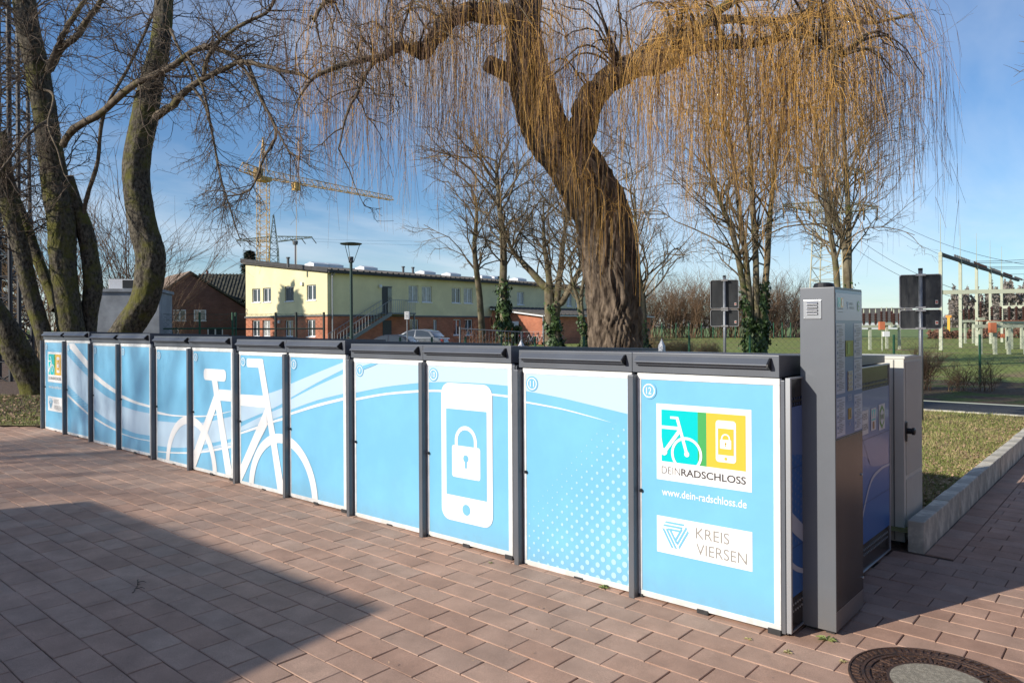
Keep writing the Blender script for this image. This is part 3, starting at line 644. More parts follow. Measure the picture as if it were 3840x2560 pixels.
Print().poly(*ringpoly(.247, 1.777, .012, .015)).poly(stroke((.235, 1.808), (.247, 1.778), .003), rrect(.284, 1.772, .304, 1.810, .003)).build('logo_symbols', M_prw, dp, pl(3))
Print().text('DEINRADSCHLOSS', .219, 1.754, .095, .007, .01).text('www.dein-radschloss.de', .219, 1.737, .095, .006).text('KREIS', .424, 1.780, .06, .014, -.01).text('VIERSEN', .424, 1.757, .085, .014, -.01).build('lettering', M_txt, dp, pl(2))
Print().poly([(.372, 1.797), (.410, 1.797), (.391, 1.752)]).build('district_emblem', M_kb, dp, pl(2))
hx = [(.591, 1.808), (.615, 1.793), (.615, 1.758), (.591, 1.743), (.567, 1.758), (.567, 1.793)]
Print().poly(hx).build('transit_hexagon', M_green, dp, pl(2)); Print().poly([(.591 + (a - .591) * .74, 1.7755 + (c - 1.7755) * .74) for a, c in hx]).build('transit_field', M_kw, dp, pl(3))
Print().text('VRR', .577, 1.769, .028, .013, .01).build('transit_lettering', M_green, dp, pl(4))
q = Print(); q2 = Print(); rs = random.Random(3); la = []; lb = []
for y0, y1, za, zb in ((.205, .335, 1.31, 1.665), (.515, .645, 1.492, 1.665), (.515, .645, 1.31, 1.462), (.205, .335, 1.08, 1.262), (.515, .645, 1.08, 1.258)):
    z = zb; n_ = 0
    while z > za:
        head = n_ % 6 == 0
        la.append(r_(y0 + (0 if head else .030), z - .0030, y0 + (.08 if head else .030 + rs.uniform(.05, .095)), z)); z -= .0088 if n_ % 6 else .014
        if n_ % 6 == 2: lb.append(disc(y0 + .012, z, .009, 14))
        n_ += 1
q.poly(*la); q2.poly(*lb); tag(q.build('instruction_lines', mat('line_grey', srgb(92, 100, 122), .4), dp, pl(2)), kind='stuff'); tag(q2.build('step_marks', M_kb, dp, pl(2)), kind='stuff')
MB().box((KW + .001, .168, 1.494), (KW + .005, .307, 1.582)).build('screen', mat('screen_glass', (.012, .03, .016), .08, spec=.8, coat=1), dp)
Print().poly(r_(.375, 1.505, .42, 1.572)).build('screen_picture', mat('lcd_green', srgb(44, 128, 62), .2, coat=1), dp, pl(4.5))
kp = MB().box((KW + .001, .206, 1.301), (KW + .006, .289, 1.412)).build('keypad', mat('keypad_metal', srgb(164, 160, 150), .35, .6), dp, bevel=.001, seg=1)
for i in range(3):
    for j in range(4): MB().box((KW + .0062, .214 + .025 * i, 1.312 + .025 * j), (KW + .009, .231 + .025 * i, 1.327 + .025 * j)).build('key', M_alu, kp, bevel=.001, seg=1)
q = Print().poly(*ringpoly(.421, 1.264, .028, .032, -40, 40, 8)).poly(*ringpoly(.421, 1.264, .028, .032, 140, 220, 8)).poly(*ringpoly(.421, 1.264, .016, .019)).poly(disc(.421, 1.264, .006)); q.build('contactless_symbol', M_kw, dp, pl(2))
MB().box((KW + .001, .216, 1.143), (KW + .005, .265, 1.204)).build('card_slot', mat('slot_brass', srgb(176, 150, 82), .4, .4), dp); MB().box((KW + .0052, .233, 1.152), (KW + .0058, .247, 1.196)).build('slot_opening', M_black, dp)
Print().poly(stroke((.409, 1.128), (.433, 1.106), .004), stroke((.433, 1.128), (.409, 1.106), .004)).build('slot_symbol', M_kw, dp, pl(2))
lp = MB().box((KW, .003, .130), (KW + .0013, .482, 1.048)).build('service_door', M_stl, kt)
for yy, zz in ((.455, .80), (.465, .20)):
    o = MB().lathe((0, 0, 0), [(.007, 0), (.007, .006), (.004, .008)], 12).build('lock_knob', M_alu, lp); o.rotation_euler = (0, R(90), 0); o.location = (KW + .0012, yy, zz)
MB().quad((KW + .0008, 0.001, .127), (KW + .0008, KD, .127), (KW + .0008, KD, .1285), (KW + .0008, .001, .1285)).build('plinth_seam', M_alu, kt)

# ------------------------------------------------------------------ electricity cabinet behind the lockers
M_cab = mat('cabinet_grey', srgb(206, 206, 196), .55, var=.08, scale=2, bump=.05, bscale=160)
cb_ = thing('electricity_cabinet', 'pale grey ribbed electricity cabinet beside the kerb wall', 'cabinet', (.08, 2.24, 0))
MB().box((-.74, 0, .02), (0, .56, 1.405)).build('body', M_cab, cb_, bevel=.004)
MB().prism([(-.004, 1.4055), (.566, 1.4055), (.566, 1.412), (.28, 1.432), (-.004, 1.426)], -.75, .008, 0).build('roof', M_cab, cb_, bevel=.003, seg=1)
MB().box((-.70, .03, -.02), (-.04, .53, .0195)).build('base', M_rub, cb_)
for i in range(16):
    y = .050 + .031 * i
    MB().box((.0005, y, .52), (.007, y + .017, 1.38)).build('rib', M_cab, cb_, bevel=.002, seg=1)
    MB().box((.0005, y, .05), (.007, y + .017, .49)).build('rib', M_cab, cb_, bevel=.002, seg=1)
MB().box((-.075, -.003, .03), (-.066, -.0005, 1.40)).build('door_seam', mat('seam_grey', srgb(110, 112, 110), .6), cb_)
lk = MB().box((.007, .02, .78), (.013, .06, .93)).build('lock', M_black, cb_, bevel=.003, seg=1)
hd = MB().lathe((0, 0, 0), [(.022, 0), (.022, .03), (.028, .034), (.028, .05), (.014, .056)], 18).build('handle', M_black, lk); hd.rotation_euler = (0, R(90), 0)
hd.location = (.013, .045, .86)

# ------------------------------------------------------------------ trees
def bark_mat(name, c1, c2, moss=None, mossy=(.50, .60), stretch=(6, 6, 1.2), bump=.8, scale=3.0):
    m = bpy.data.materials.new(name); m.use_nodes = True; n = m.node_tree.nodes; l = m.node_tree.links; p = n['Principled BSDF']; p.inputs['Roughness'].default_value = .92; p.inputs['Specular IOR Level'].default_value = .2
    t = n.new('ShaderNodeTexCoord'); g = n.new('ShaderNodeMapping'); g.inputs['Scale'].default_value = stretch; l.new(t.outputs['Object'], g.inputs[0])
    a = n.new('ShaderNodeTexNoise'); a.inputs['Scale'].default_value = scale; a.inputs['Detail'].default_value = 8; a.inputs['Roughness'].default_value = .65; l.new(g.outputs[0], a.inputs[0])
    r = n.new('ShaderNodeValToRGB'); e = r.color_ramp.elements; e[0].position = .38; e[1].position = .62; e[0].color = (*c1, 1); e[1].color = (*c2, 1); l.new(a.outputs['Fac'], r.inputs[0]); out = r.outputs[0]
    if moss:
        b_ = n.new('ShaderNodeTexNoise'); b_.inputs['Scale'].default_value = 1.6; b_.inputs['Detail'].default_value = 7; b_.inputs['Roughness'].default_value = .7; l.new(t.outputs['Object'], b_.inputs[0])
        rr = n.new('ShaderNodeValToRGB'); rr.color_ramp.elements[0].position = mossy[0]; rr.color_ramp.elements[1].position = mossy[1]; l.new(b_.outputs['Fac'], rr.inputs[0])
        mx = n.new('ShaderNodeMix'); mx.data_type = 'RGBA'; l.new(rr.outputs[0], mx.inputs[0]); l.new(out, mx.inputs[6]); mx.inputs[7].default_value = (*moss, 1); out = mx.outputs[2]
    l.new(out, p.inputs['Base Color'])
    bp = n.new('ShaderNodeBump'); bp.inputs['Strength'].default_value = bump; bp.inputs['Distance'].default_value = .03; l.new(a.outputs['Fac'], bp.inputs['Height']); l.new(bp.outputs[0], p.inputs['Normal'])
    return m
M_pop = bark_mat('poplar_bark', (.030, .025, .019), (.150, .132, .100), (.115, .112, .030), (.47, .60), (4, 4, 2.4), 1.0, 5.0)
M_wil = bark_mat('willow_bark', (.050, .036, .026), (.215, .165, .120), (.13, .115, .035), (.58, .74), (5, 5, 1.4), 1.0, 2.4)
M_brn = bark_mat('branch_bark', (.085, .066, .046), (.19, .155, .115), (.12, .11, .03), (.56, .7), (4, 4, 4), .4, 2.0)
M_twg = mat('twig_brown', (.105, .078, .055), .85, rand=('island', .35))
M_gold = mat('willow_twig_golden', (.56, .315, .070), .6, rand=('island', .40))
M_wbrn = mat('willow_twig_brown', (.155, .085, .048), .7, rand=('island', .42))
M_bg = bark_mat('far_bark', (.105, .085, .055), (.215, .185, .125), (.12, .125, .035), (.52, .66), (3, 3, 2), .5, 1.2)
M_bgt = mat('far_twig', (.165, .125, .075), .9, rand=('island', .3))
M_ivy = mat('ivy_leaf', (.040, .075, .020), .5, rand=('island', .5), spec=.4)

def trunk(name, pts, rad, m, par, rings=70, sides=40, ridge=.05, k=14, wob=.03, seed=0):
    """one tapering stem with a furrowed surface"""
    rs = np.random.default_rng(seed); P = resample(pts, rings); rr = np.interp(np.linspace(0, 1, rings), np.linspace(0, 1, len(rad)), rad)
    seg = np.linalg.norm(np.diff(P, axis=0), axis=1); s = np.concatenate([[0], np.cumsum(seg)])
    t = np.gradient(P, axis=0); t /= np.linalg.norm(t, axis=1, keepdims=True)
    a = np.cross(t, np.array([.21, .97, .1])); a /= np.linalg.norm(a, axis=1, keepdims=True); c = np.cross(t, a)
    th = np.linspace(0, 2 * math.pi, sides, endpoint=False)[None, :]; S = s[:, None]; f = rs.uniform(0, 6.28, 12)
    def vn(nt, ns, sh=0.):                             # value noise, periodic round the stem
        g = rs.uniform(0, 1, (ns + 2, nt)); a_ = ((th / (2 * math.pi) + sh) % 1) * nt + 0 * S; b_ = S / s[-1] * ns + 0 * th
        i0 = a_.astype(int) % nt; i1 = (i0 + 1) % nt; j0 = np.minimum(b_.astype(int), ns); u_ = a_ - np.floor(a_); v_ = b_ - j0; u_ = u_ * u_ * (3 - 2 * u_); v_ = v_ * v_ * (3 - 2 * v_)
        return (g[j0, i0] * (1 - u_) + g[j0, i1] * u_) * (1 - v_) + (g[j0 + 1, i0] * (1 - u_) + g[j0 + 1, i1] * u_) * v_
    L_ = s[-1]; n1 = 1 - np.abs(2 * vn(k, max(4, int(L_ * 1.9)), .08 * np.sin(2.1 * S + f[0])) - 1); n2 = 1 - np.abs(2 * vn(int(k * 1.9), max(6, int(L_ * 4.5)), .05 * np.sin(3.3 * S + f[1])) - 1); n3 = vn(int(k * 2.5), max(8, int(L_ * 16)))
    d = .52 * n1 ** 1.5 + .38 * n2 + .10 * n3
    lump = np.sin(2 * th + 1.3 * S + f[7]) + .6 * np.sin(3 * th - 2.2 * S + f[8]) + .5 * np.sin(5 * S + th + f[9])
    q = rr[:, None] * (1 + ridge * (d - .5) * 2.6 + wob * lump)
    V_ = P[:, None, :] + q[:, :, None] * (np.cos(th)[:, :, None] * a[:, None, :] + np.sin(th)[:, :, None] * c[:, None, :])
    V_ = np.concatenate([V_.reshape(-1, 3), P[:1], P[-1:]]); i = np.arange(sides); j = (i + 1) % sides
    F = np.concatenate([np.stack([k_ * sides + i, k_ * sides + j, (k_ + 1) * sides + j, (k_ + 1) * sides + i], 1) for k_ in range(rings - 1)])
    o = fast_mesh(name, V_, F, m, par); return o, P, rr

def norm(v): return v / (np.linalg.norm(v) + 1e-9)
def grow(T, p, d, L, r, depth, droop=.0, wig=.22, kids=(5, 4, 3), spread=.9, n=6, sides=(5, 4, 3, 3)):
    """one wandering branch with side shoots, added to the tube collector"""
    pts = [p]; ds = [d]; st = L / (n - 1)
    for _ in range(n - 1):
        d = norm(d + rng.normal(0, wig, 3) + np.array([0, 0, -droop])); p = p + d * st; pts.append(p); ds.append(d)
    T.add(pts, np.linspace(r, max(r * .35, .0028), n), sides[min(depth, len(sides) - 1)])
    if depth >= len(kids): return
    for _ in range(kids[depth]):
        k_ = rng.uniform(.22, 1.0) * (n - 1); i = min(int(k_), n - 2); u = k_ - i
        q = pts[i] * (1 - u) + pts[i + 1] * u; dd = ds[i]
        side = norm(np.cross(dd, rng.normal(0, 1, 3))); nd = norm(dd * .75 + side * spread * rng.uniform(.5, 1.2) + np.array([0, 0, .05]))
        grow(T, q, nd, L * rng.uniform(.35, .62), r * rng.uniform(.38, .58), depth + 1, droop, wig * 1.1, kids, spread, max(4, n - 1), sides)
def along(P, t):
    k_ = t * (len(P) - 1); i = min(int(k_), len(P) - 2); u = k_ - i
    return P[i] * (1 - u) + P[i + 1] * u, norm(P[i + 1] - P[i])
def limb(name, pts, r0, r1, m, par, sides=10, n=26):
    P = resample(pts, n); T = Tubes(); w = np.linspace(0, 1, n); P = P + rng.normal(0, r0 * .10, P.shape) * (w[:, None] > 0); T.add(P, (r0 + (r1 - r0) * w) * (1 + rng.normal(0, .05, n)), sides)
    T.mesh(name, m, par); return P
def shoots(T, P, cnt, L, r, t0=.15, t1=1.0, up=.3, droop=.03, kids=(4, 3), wig=.27, spread=1.0):
    for _ in range(cnt):
        q, d = along(P, rng.uniform(t0, t1)); side = norm(np.cross(d, rng.normal(0, 1, 3)))
        grow(T, q, norm(side + d * .6 + np.array([0, 0, up])), L * rng.uniform(.5, 1.15), r * rng.uniform(.6, 1.1), 0, droop, wig, kids, spread)

# ---- poplars at the far end of the row
t = thing('poplar_tree', 'dark leaning poplar trunk rising out of the grass at the left edge', 'tree', (-18.23, 1.94, 0.09))
inv = lambda o, pts: [tuple(np.array(p) - np.array(o.location)) for p in pts]
trunk('trunk', inv(t, [(-18.18, 1.98, -0.25), (-18.17, 1.85, 0.41), (-18.25, 1.52, 1.18), (-18.41, 1.25, 1.85), (-18.84, 0.75, 2.98), (-19.20, 0.44, 4.56)]), [0.370, 0.299, 0.282, 0.264, 0.238, 0.220], M_pop, t, ridge=.09, k=22, seed=1)
t = thing('poplar_tree', 'multi-stemmed poplar with dark mossy trunks beside locker 1', 'tree', (-16.66, 2.10, 0.58))
clump = t
_, PC, _ = trunk('trunk', inv(t, [(-16.59, 2.16, 0.40), (-16.64, 2.12, 1.70), (-16.76, 2.02, 2.95), (-16.79, 2.00, 3.83), (-16.85, 1.94, 4.62), (-16.95, 1.86, 5.42), (-17.01, 1.67, 6.97), (-17.19, 1.51, 8.19), (-17.27, 1.44, 8.92), (-17.34, 1.39, 10.21), (-17.44, 1.30, 11.85)]), [0.317, 0.273, 0.255, 0.264, 0.273, 0.255, 0.238, 0.220, 0.211, 0.185, 0.150], M_pop, t, 130, 70, .065, 24, .035, 2)
_, PB, _ = trunk('trunk', inv(t, [(-16.60, 1.76, 0.60), (-16.77, 1.62, 1.59), (-16.97, 1.44, 2.46), (-17.11, 1.32, 3.32), (-17.29, 1.17, 4.18), (-17.43, 1.04, 4.89), (-17.72, 0.79, 6.06), (-17.97, 0.57, 7.68)]), [0.176, 0.167, 0.158, 0.158, 0.158, 0.150, 0.132, 0.106], M_pop, t, 90, 50, .07, 18, .04, 3)
trunk('trunk', inv(t, [(-17.20, 2.03, 2.12), (-17.43, 1.97, 2.57), (-17.74, 1.83, 3.23), (-18.05, 1.69, 3.99), (-18.45, 1.48, 5.03), (-18.58, 1.37, 6.20)]), [0.132, 0.123, 0.119, 0.114, 0.106, 0.088], M_pop, t, 50, 26, .06, 18, .04, 4)
_, PD, _ = trunk('trunk', inv(t, [(-16.83, 2.49, 0.49), (-16.78, 2.53, 1.83), (-16.70, 2.60, 2.65), (-16.75, 2.56, 3.26), (-16.74, 2.43, 3.98), (-16.80, 2.25, 4.54), (-16.81, 2.11, 5.08)]), [0.211, 0.185, 0.194, 0.176, 0.167, 0.150, 0.132], M_pop, t, 80, 54, .07, 20, .04, 5)
T = Tubes()
P = limb('branch', inv(t, [(-16.64, 2.39, 4.27), (-16.45, 2.42, 4.71), (-16.16, 2.53, 5.43), (-16.00, 2.54, 6.19), (-15.78, 2.60, 6.59), (-15.27, 2.91, 7.52), (-14.84, 3.15, 8.44), (-14.61, 3.22, 8.90)]), .050, .022, M_brn, t); shoots(T, P, 14, 1.1, .012, .3)
P = limb('branch', inv(t, [(-16.54, 1.95, 5.69), (-16.04, 1.98, 5.94), (-15.14, 2.23, 6.20), (-14.37, 2.37, 6.48), (-13.76, 2.50, 6.65), (-13.19, 2.73, 6.80), (-12.63, 2.95, 7.05), (-12.27, 3.13, 7.10), (-11.86, 3.35, 6.91), (-11.54, 3.50, 6.70)]), .080, .045, M_brn, t); shoots(T, P, 42, 1.3, .016, .2, 1, .2, .05)
P2 = limb('branch', inv(t, [(-11.54, 3.50, 6.70), (-11.17, 3.55, 5.96), (-10.87, 3.68, 5.32), (-10.96, 3.47, 4.80), (-11.15, 3.30, 4.23), (-11.43, 2.93, 4.09)]), .040, .012, M_brn, t); shoots(T, P2, 26, .9, .011, .1, 1, -.2, .10)
P2 = limb('branch', inv(t, [(-12.71, 2.88, 7.00), (-12.29, 2.98, 6.28), (-12.08, 3.03, 5.54), (-11.89, 3.06, 4.86), (-11.84, 3.11, 4.45), (-11.59, 3.19, 3.83)]), .032, .010, M_brn, t); shoots(T, P2, 26, .95, .010, .1, 1, -.2, .10)
P = limb('branch', inv(t, [(-16.86, 1.80, 7.39), (-16.44, 1.90, 7.78), (-15.98, 2.03, 7.93), (-15.71, 2.14, 8.22), (-15.38, 2.29, 8.60), (-15.07, 2.42, 9.05)]), .085, .045, M_brn, t); shoots(T, P, 26, 1.2, .015, .2, 1, .2)
P = limb('branch', inv(t, [(-16.77, 1.74, 7.30), (-16.40, 1.81, 7.75), (-16.14, 1.90, 8.12), (-15.63, 2.07, 8.60), (-15.48, 2.20, 8.98)]), .075, .035, M_brn, t); shoots(T, P, 20, 1.3, .014)
P = limb('branch', inv(t, [(-16.60, 1.76, 6.22), (-16.23, 1.42, 5.97), (-15.92, 1.03, 5.56), (-15.77, 0.76, 5.11), (-15.70, 0.56, 4.81)]), .04, .018, M_brn, t); shoots(T, P, 22, 1.0, .012, .1, 1, 0, .06)
P = limb('branch', inv(t, [(-16.80, 1.59, 6.92), (-15.91, 1.57, 6.55), (-15.43, 1.32, 5.80), (-15.07, 1.37, 5.27), (-14.86, 1.42, 4.77), (-14.55, 1.55, 4.32)]), .03, .009, M_brn, t); shoots(T, P, 12, .7, .009, .2, 1, -.1, .05)
for PP in (PC, PB): shoots(T, PP, 60, 1.6, .020, .42, 1.0, .3, .02, (6, 4))
T.mesh('twigs', M_twg, t)
t = thing('poplar_tree', 'S-curved mossy poplar trunk standing behind lockers 3 and 4', 'tree', (-14.71, 2.34, 0.76))
_, PE, _ = trunk('trunk', inv(t, [(-14.90, 2.18, 0.54), (-14.80, 2.26, 1.17), (-14.57, 2.46, 1.63), (-14.26, 2.73, 2.33), (-14.18, 2.80, 3.13), (-14.30, 2.69, 3.85), (-14.39, 2.61, 4.66), (-14.37, 2.63, 5.27), (-14.24, 2.75, 6.18), (-14.13, 2.84, 6.86), (-14.01, 2.95, 7.55), (-13.94, 3.00, 8.46), (-13.87, 3.07, 9.67), (-13.83, 3.10, 10.77)]), [0.317, 0.290, 0.273, 0.264, 0.282, 0.264, 0.264, 0.264, 0.246, 0.207, 0.185, 0.172, 0.150, 0.132], M_pop, t, 150, 70, .05, 24, .03, 6)
T = Tubes()
P = limb('branch', inv(t, [(-13.88, 2.79, 5.98), (-13.53, 2.83, 6.07), (-13.19, 2.86, 6.13), (-12.66, 2.92, 6.38), (-11.92, 3.16, 6.58), (-11.42, 3.33, 6.67), (-10.77, 3.63, 6.47), (-10.14, 3.91, 6.24)]), .085, .028, M_brn, t); shoots(T, P, 50, 1.25, .016, .2, 1, .15, .05)
P2 = limb('branch', inv(t, [(-12.32, 3.02, 6.49), (-12.12, 3.00, 6.83), (-11.80, 3.14, 7.17), (-11.42, 3.34, 7.38), (-11.01, 3.56, 7.54), (-10.78, 3.62, 7.74), (-10.59, 3.66, 7.99)]), .045, .022, M_brn, t); shoots(T, P2, 34, 1.2, .014, .2, 1, .2, .03)
P2 = limb('branch', inv(t, [(-12.54, 2.89, 6.37), (-12.25, 3.01, 5.92), (-12.04, 3.06, 5.28), (-11.87, 3.08, 4.65), (-11.67, 3.12, 4.13), (-11.39, 3.23, 3.32)]), .03, .010, M_brn, t); shoots(T, P2, 24, .8, .009, .2, 1, -.2, .10)
P2 = limb('branch', inv(t, [(-13.65, 3.00, 7.77), (-13.35, 2.99, 7.37), (-13.05, 2.98, 6.98), (-12.83, 3.04, 6.57), (-12.81, 2.92, 6.38)]), .035, .016, M_brn, t); shoots(T, P2, 14, .8, .010)
P2 = limb('branch', inv(t, [(-11.47, 3.30, 6.66), (-11.06, 3.38, 6.12), (-10.71, 3.55, 5.40), (-10.44, 3.65, 4.93), (-10.17, 3.76, 4.71)]), .030, .010, M_brn, t); shoots(T, P2, 30, .9, .010, .1, 1, -.15, .09)
shoots(T, PE, 40, 1.5, .018, .60, 1.0, .3, .02, (6, 4))
T.mesh('twigs', M_twg, t)

# ---- the big weeping willow
WD = 11.6
t = thing('weeping_willow', 'large weeping willow with golden hanging twigs behind lockers 11 and 12', 'tree', (-4.81, 5.88, 0.85))
_, PW_, _ = trunk('trunk', inv(t, [(-4.80, 5.89, 0.60), (-4.83, 5.86, 1.23), (-4.86, 5.83, 1.97), (-4.90, 5.80, 2.59), (-4.98, 5.74, 3.30), (-5.10, 5.63, 3.72), (-5.31, 5.45, 4.17), (-5.63, 5.17, 4.69), (-5.80, 5.03, 5.37), (-5.87, 4.96, 5.89), (-5.90, 4.94, 6.41), (-5.87, 4.96, 6.75), (-5.81, 5.01, 7.58), (-5.87, 5.10, 8.55)]), [.41, .39, .385, .40, .42, .42, .40, .345, .32, .28, .245, .23, .19, .15], M_wil, t, 340, 190, .105, 34, .02, 7)
LIMBS = [limb('limb', inv(t, [(-5.32, 5.44, 4.42), (-5.15, 5.45, 4.77), (-5.01, 5.44, 5.10), (-4.81, 5.49, 5.31), (-4.49, 5.50, 5.44), (-4.19, 5.49, 5.46), (-3.77, 5.59, 5.46), (-3.59, 5.61, 5.52)]), .235, .14, M_wil, t, 18, 34),
  limb('limb', inv(t, [(-3.69, 5.59, 5.48), (-3.22, 5.67, 5.57), (-2.61, 5.80, 5.48), (-2.14, 5.94, 5.52), (-1.77, 6.00, 5.36), (-1.51, 6.09, 5.14)]), .085, .03, M_brn, t),
  limb('limb', inv(t, [(-3.71, 5.64, 5.48), (-3.53, 5.93, 5.92), (-3.18, 6.24, 6.30), (-2.71, 6.64, 6.61), (-2.18, 7.10, 6.72)]), .10, .04, M_brn, t),
  limb('limb', inv(t, [(-5.88, 4.96, 6.46), (-5.98, 4.61, 6.43), (-6.14, 4.33, 6.43), (-6.23, 3.99, 6.34), (-6.36, 3.75, 6.14), (-6.43, 3.55, 5.90), (-6.48, 3.38, 5.62), (-6.50, 3.23, 5.68)]), .165, .10, M_wil, t, 14),
  limb('limb', inv(t, [(-6.50, 3.29, 5.63), (-6.52, 2.95, 5.63), (-6.55, 2.66, 5.40), (-6.63, 2.45, 5.33), (-6.76, 2.08, 5.17), (-6.90, 1.82, 5.00), (-6.97, 1.63, 4.73)]), .075, .016, M_brn, t),
  limb('limb', inv(t, [(-6.53, 2.68, 5.41), (-6.52, 2.55, 5.33), (-6.55, 2.39, 5.12), (-6.56, 2.25, 4.82), (-6.59, 2.09, 4.49), (-6.67, 2.02, 4.04)]), .040, .010, M_brn, t),
  limb('limb', inv(t, [(-5.83, 5.00, 7.25), (-5.83, 4.47, 7.54), (-6.00, 3.79, 7.56), (-6.26, 3.04, 7.27), (-6.53, 2.41, 6.76), (-6.77, 2.07, 6.28), (-6.91, 1.82, 5.74)]), .13, .02, M_brn, t),
  limb('limb', inv(t, [(-5.83, 5.00, 7.08), (-5.96, 5.68, 7.71), (-5.84, 6.57, 8.28), (-5.43, 7.46, 8.48), (-4.89, 8.19, 8.19)]), .13, .03, M_brn, t),
  limb('limb', inv(t, [(-4.48, 5.50, 5.45), (-4.28, 6.34, 6.12), (-4.01, 7.63, 6.73), (-3.50, 8.86, 6.97), (-2.93, 9.88, 7.22), (-2.45, 10.57, 7.17), (-1.92, 11.16, 7.33)]), .10, .025, M_brn, t),
  limb('limb', inv(t, [(-5.93, 5.04, 6.04), (-6.76, 5.52, 6.92), (-7.71, 5.75, 7.69), (-8.55, 5.69, 7.97), (-9.34, 5.40, 7.90)]), .10, .02, M_brn, t)]
o = MB().rod(*inv(t, [(-5.83, 4.86, 5.47), (-6.06, 4.27, 5.63)]), .15, .125, 14).build('cut_stub', M_wil, t)
o.data.materials.append(mat('cut_wood', (.30, .20, .13), .9, var=.3, scale=20)); o.data.polygons[-1].material_index = 1
T = Tubes(); TG = Tubes(); TB = Tubes()
loc0 = np.array(t.location); RT3 = np.array([rt[0], rt[1], 0]); FW3 = np.array([fw[0], fw[1], 0]); CAM3 = np.array([1.5338, -3.9701, 1.6666])
def strand(TT, p, L, out, r, n=9):
    """a hanging switch: leaves along out, bends over and falls"""
    a = np.zeros((n, 3)); a[0] = p; d = norm(out + np.array([0, 0, .25])); st = L / (n - 1); ph = rng.uniform(0, 6.28, 2); am = rng.uniform(.02, .11)
    for i in range(1, n):
        w = min(1, i / 2.2); g = np.array([am * math.sin(ph[0] + i * .9), am * math.cos(ph[1] + i * .8), -1.0]); d = norm(d * (1 - .62 * w) + g * .62 * w); a[i] = a[i - 1] + d * st
    TT.add(a, np.linspace(r, r * .45, n), 3)
    return a
# (site right, site depth, height) of twig curtains: right range, depth range, top range, hanging length, clusters, gold share
def curtain(px0, px1, d0, d1, top0, top1, low0, low1, clusters, gold, per=(14, 30), feed=True):
    for _ in range(clusters):
        d = rng.uniform(d0, d1); px = rng.uniform(px0, px1); py = rng.uniform(top0, top1)
        k_ = (px - 1920) / 2797; p = CAM3 + FW3 * d + RT3 * (k_ * d) + np.array([0, 0, (1222 - py) / 2797 * d])
        low = rng.uniform(low0, low1); drop = (low - py) / 2797 * d
        p = p - loc0
        if feed:
            LP = LIMBS[min(range(len(LIMBS)), key=lambda i: np.linalg.norm(LIMBS[i] - p, axis=1).min() + rng.uniform(0, .5))]
            q = LP[np.linalg.norm(LP - p, axis=1).argmin()]
            mid = (p + q) / 2 + np.array([0, 0, .25 * np.linalg.norm(p - q)]); f_ = resample([q, mid, p], 9); f_ = f_ + rng.normal(0, .015, f_.shape)
            T.add(f_, np.linspace(.022, .007, 9), 4); base = f_[3:]; dirn = norm(p - q)
        else: base = np.array([p, p]); dirn = norm(rng.normal(0, 1, 3) * np.array([1, 1, 0]))
        for _ in range(rng.integers(*per)):
            b_ = base[rng.integers(0, len(base))]; L = max(.5, (drop + (b_[2] - p[2])) * rng.uniform(.45, 1.12))
            o_ = dirn * rng.uniform(.2, 1) + rng.normal(0, .55, 3) * np.array([1, 1, .2])
            TT = TG if rng.uniform() < gold else TB
            a = strand(TT, b_ + rng.normal(0, .03, 3), L, o_, rng.uniform(.0018, .0034))
            if rng.uniform() < .55:                                # side switches low on the strand
                for _ in range(rng.integers(1, 4)):
                    i = rng.integers(3, 8); dd = norm(a[i] - a[i - 1]) + rng.normal(0, .22, 3) * np.array([1, 1, .3]); L2 = rng.uniform(.25, .8)
                    TT.add(np.array([a[i] + norm(dd) * L2 * k2 + np.array([0, 0, -.06 * k2 * k2]) for k2 in (0, .33, .66, 1)]), np.linspace(.0030, .0016, 4), 3)
curtain(2500, 3200, 8.6, 10.8, -60, 330, 640, 1080, 58, .78, (11, 24))
curtain(2450, 3150, 10.5, 13.2, -150, 200, 500, 1040, 24, .42, (8, 18))
curtain(3130, 3500, 9.6, 13.2, -40, 300, 560, 900, 25, .38, (7, 15))
curtain(3050, 3420, 12.4, 14.0, -60, 140, 700, 990, 14, .15, (8, 15))
curtain(1980, 2480, 9.6, 11.0, -160, 300, 480, 820, 28, .55, (8, 17))
curtain(1980, 2480, 11.8, 14.0, -160, 160, 600, 1010, 18, .3, (8, 17))
curtain(1420, 1960, 10.0, 12.6, -260, 180, 520, 920, 46, .36, (8, 17))
curtain(1640, 1980, 12.0, 14.4, -100, 120, 660, 980, 16, .2, (8, 16))
curtain(1160, 1480, 9.6, 10.8, -200, 300, 520, 960, 34, .2, (7, 15))
for pts, n_ in (([(-5.12, 5.02, 4.16), (-4.79, 5.24, 3.75), (-4.49, 5.49, 3.35)], 90), ([(-5.61, 4.73, 6.19), (-5.48, 4.78, 5.21), (-5.12, 4.95, 4.30)], 110), ([(-4.92, 5.26, 5.13), (-4.37, 5.33, 5.38), (-3.67, 5.55, 5.54)], 90), ([(-6.35, 3.63, 6.06), (-6.12, 3.95, 6.33), (-5.83, 4.47, 6.38)], 60)):
    P = resample(inv(t, pts), 20)                                  # switches sprouting straight from the trunk and limbs
    for _ in range(n_):
        q = P[rng.integers(0, 20)]; strand(TG if rng.uniform() < .7 else TB, q + rng.normal(0, .06, 3), rng.uniform(.5, 1.7), np.array([0, 0, .3]) - FW3 * .5 + rng.normal(0, .6, 3), rng.uniform(.0024, .004))
for LP in LIMBS: shoots(T, LP, 16, .8, .012, .1, 1, .2, .05, (4, 3))
T.mesh('side_branches', M_brn, t); TG.mesh('golden_twigs', M_gold, t); TB.mesh('brown_twigs', M_wbrn, t)

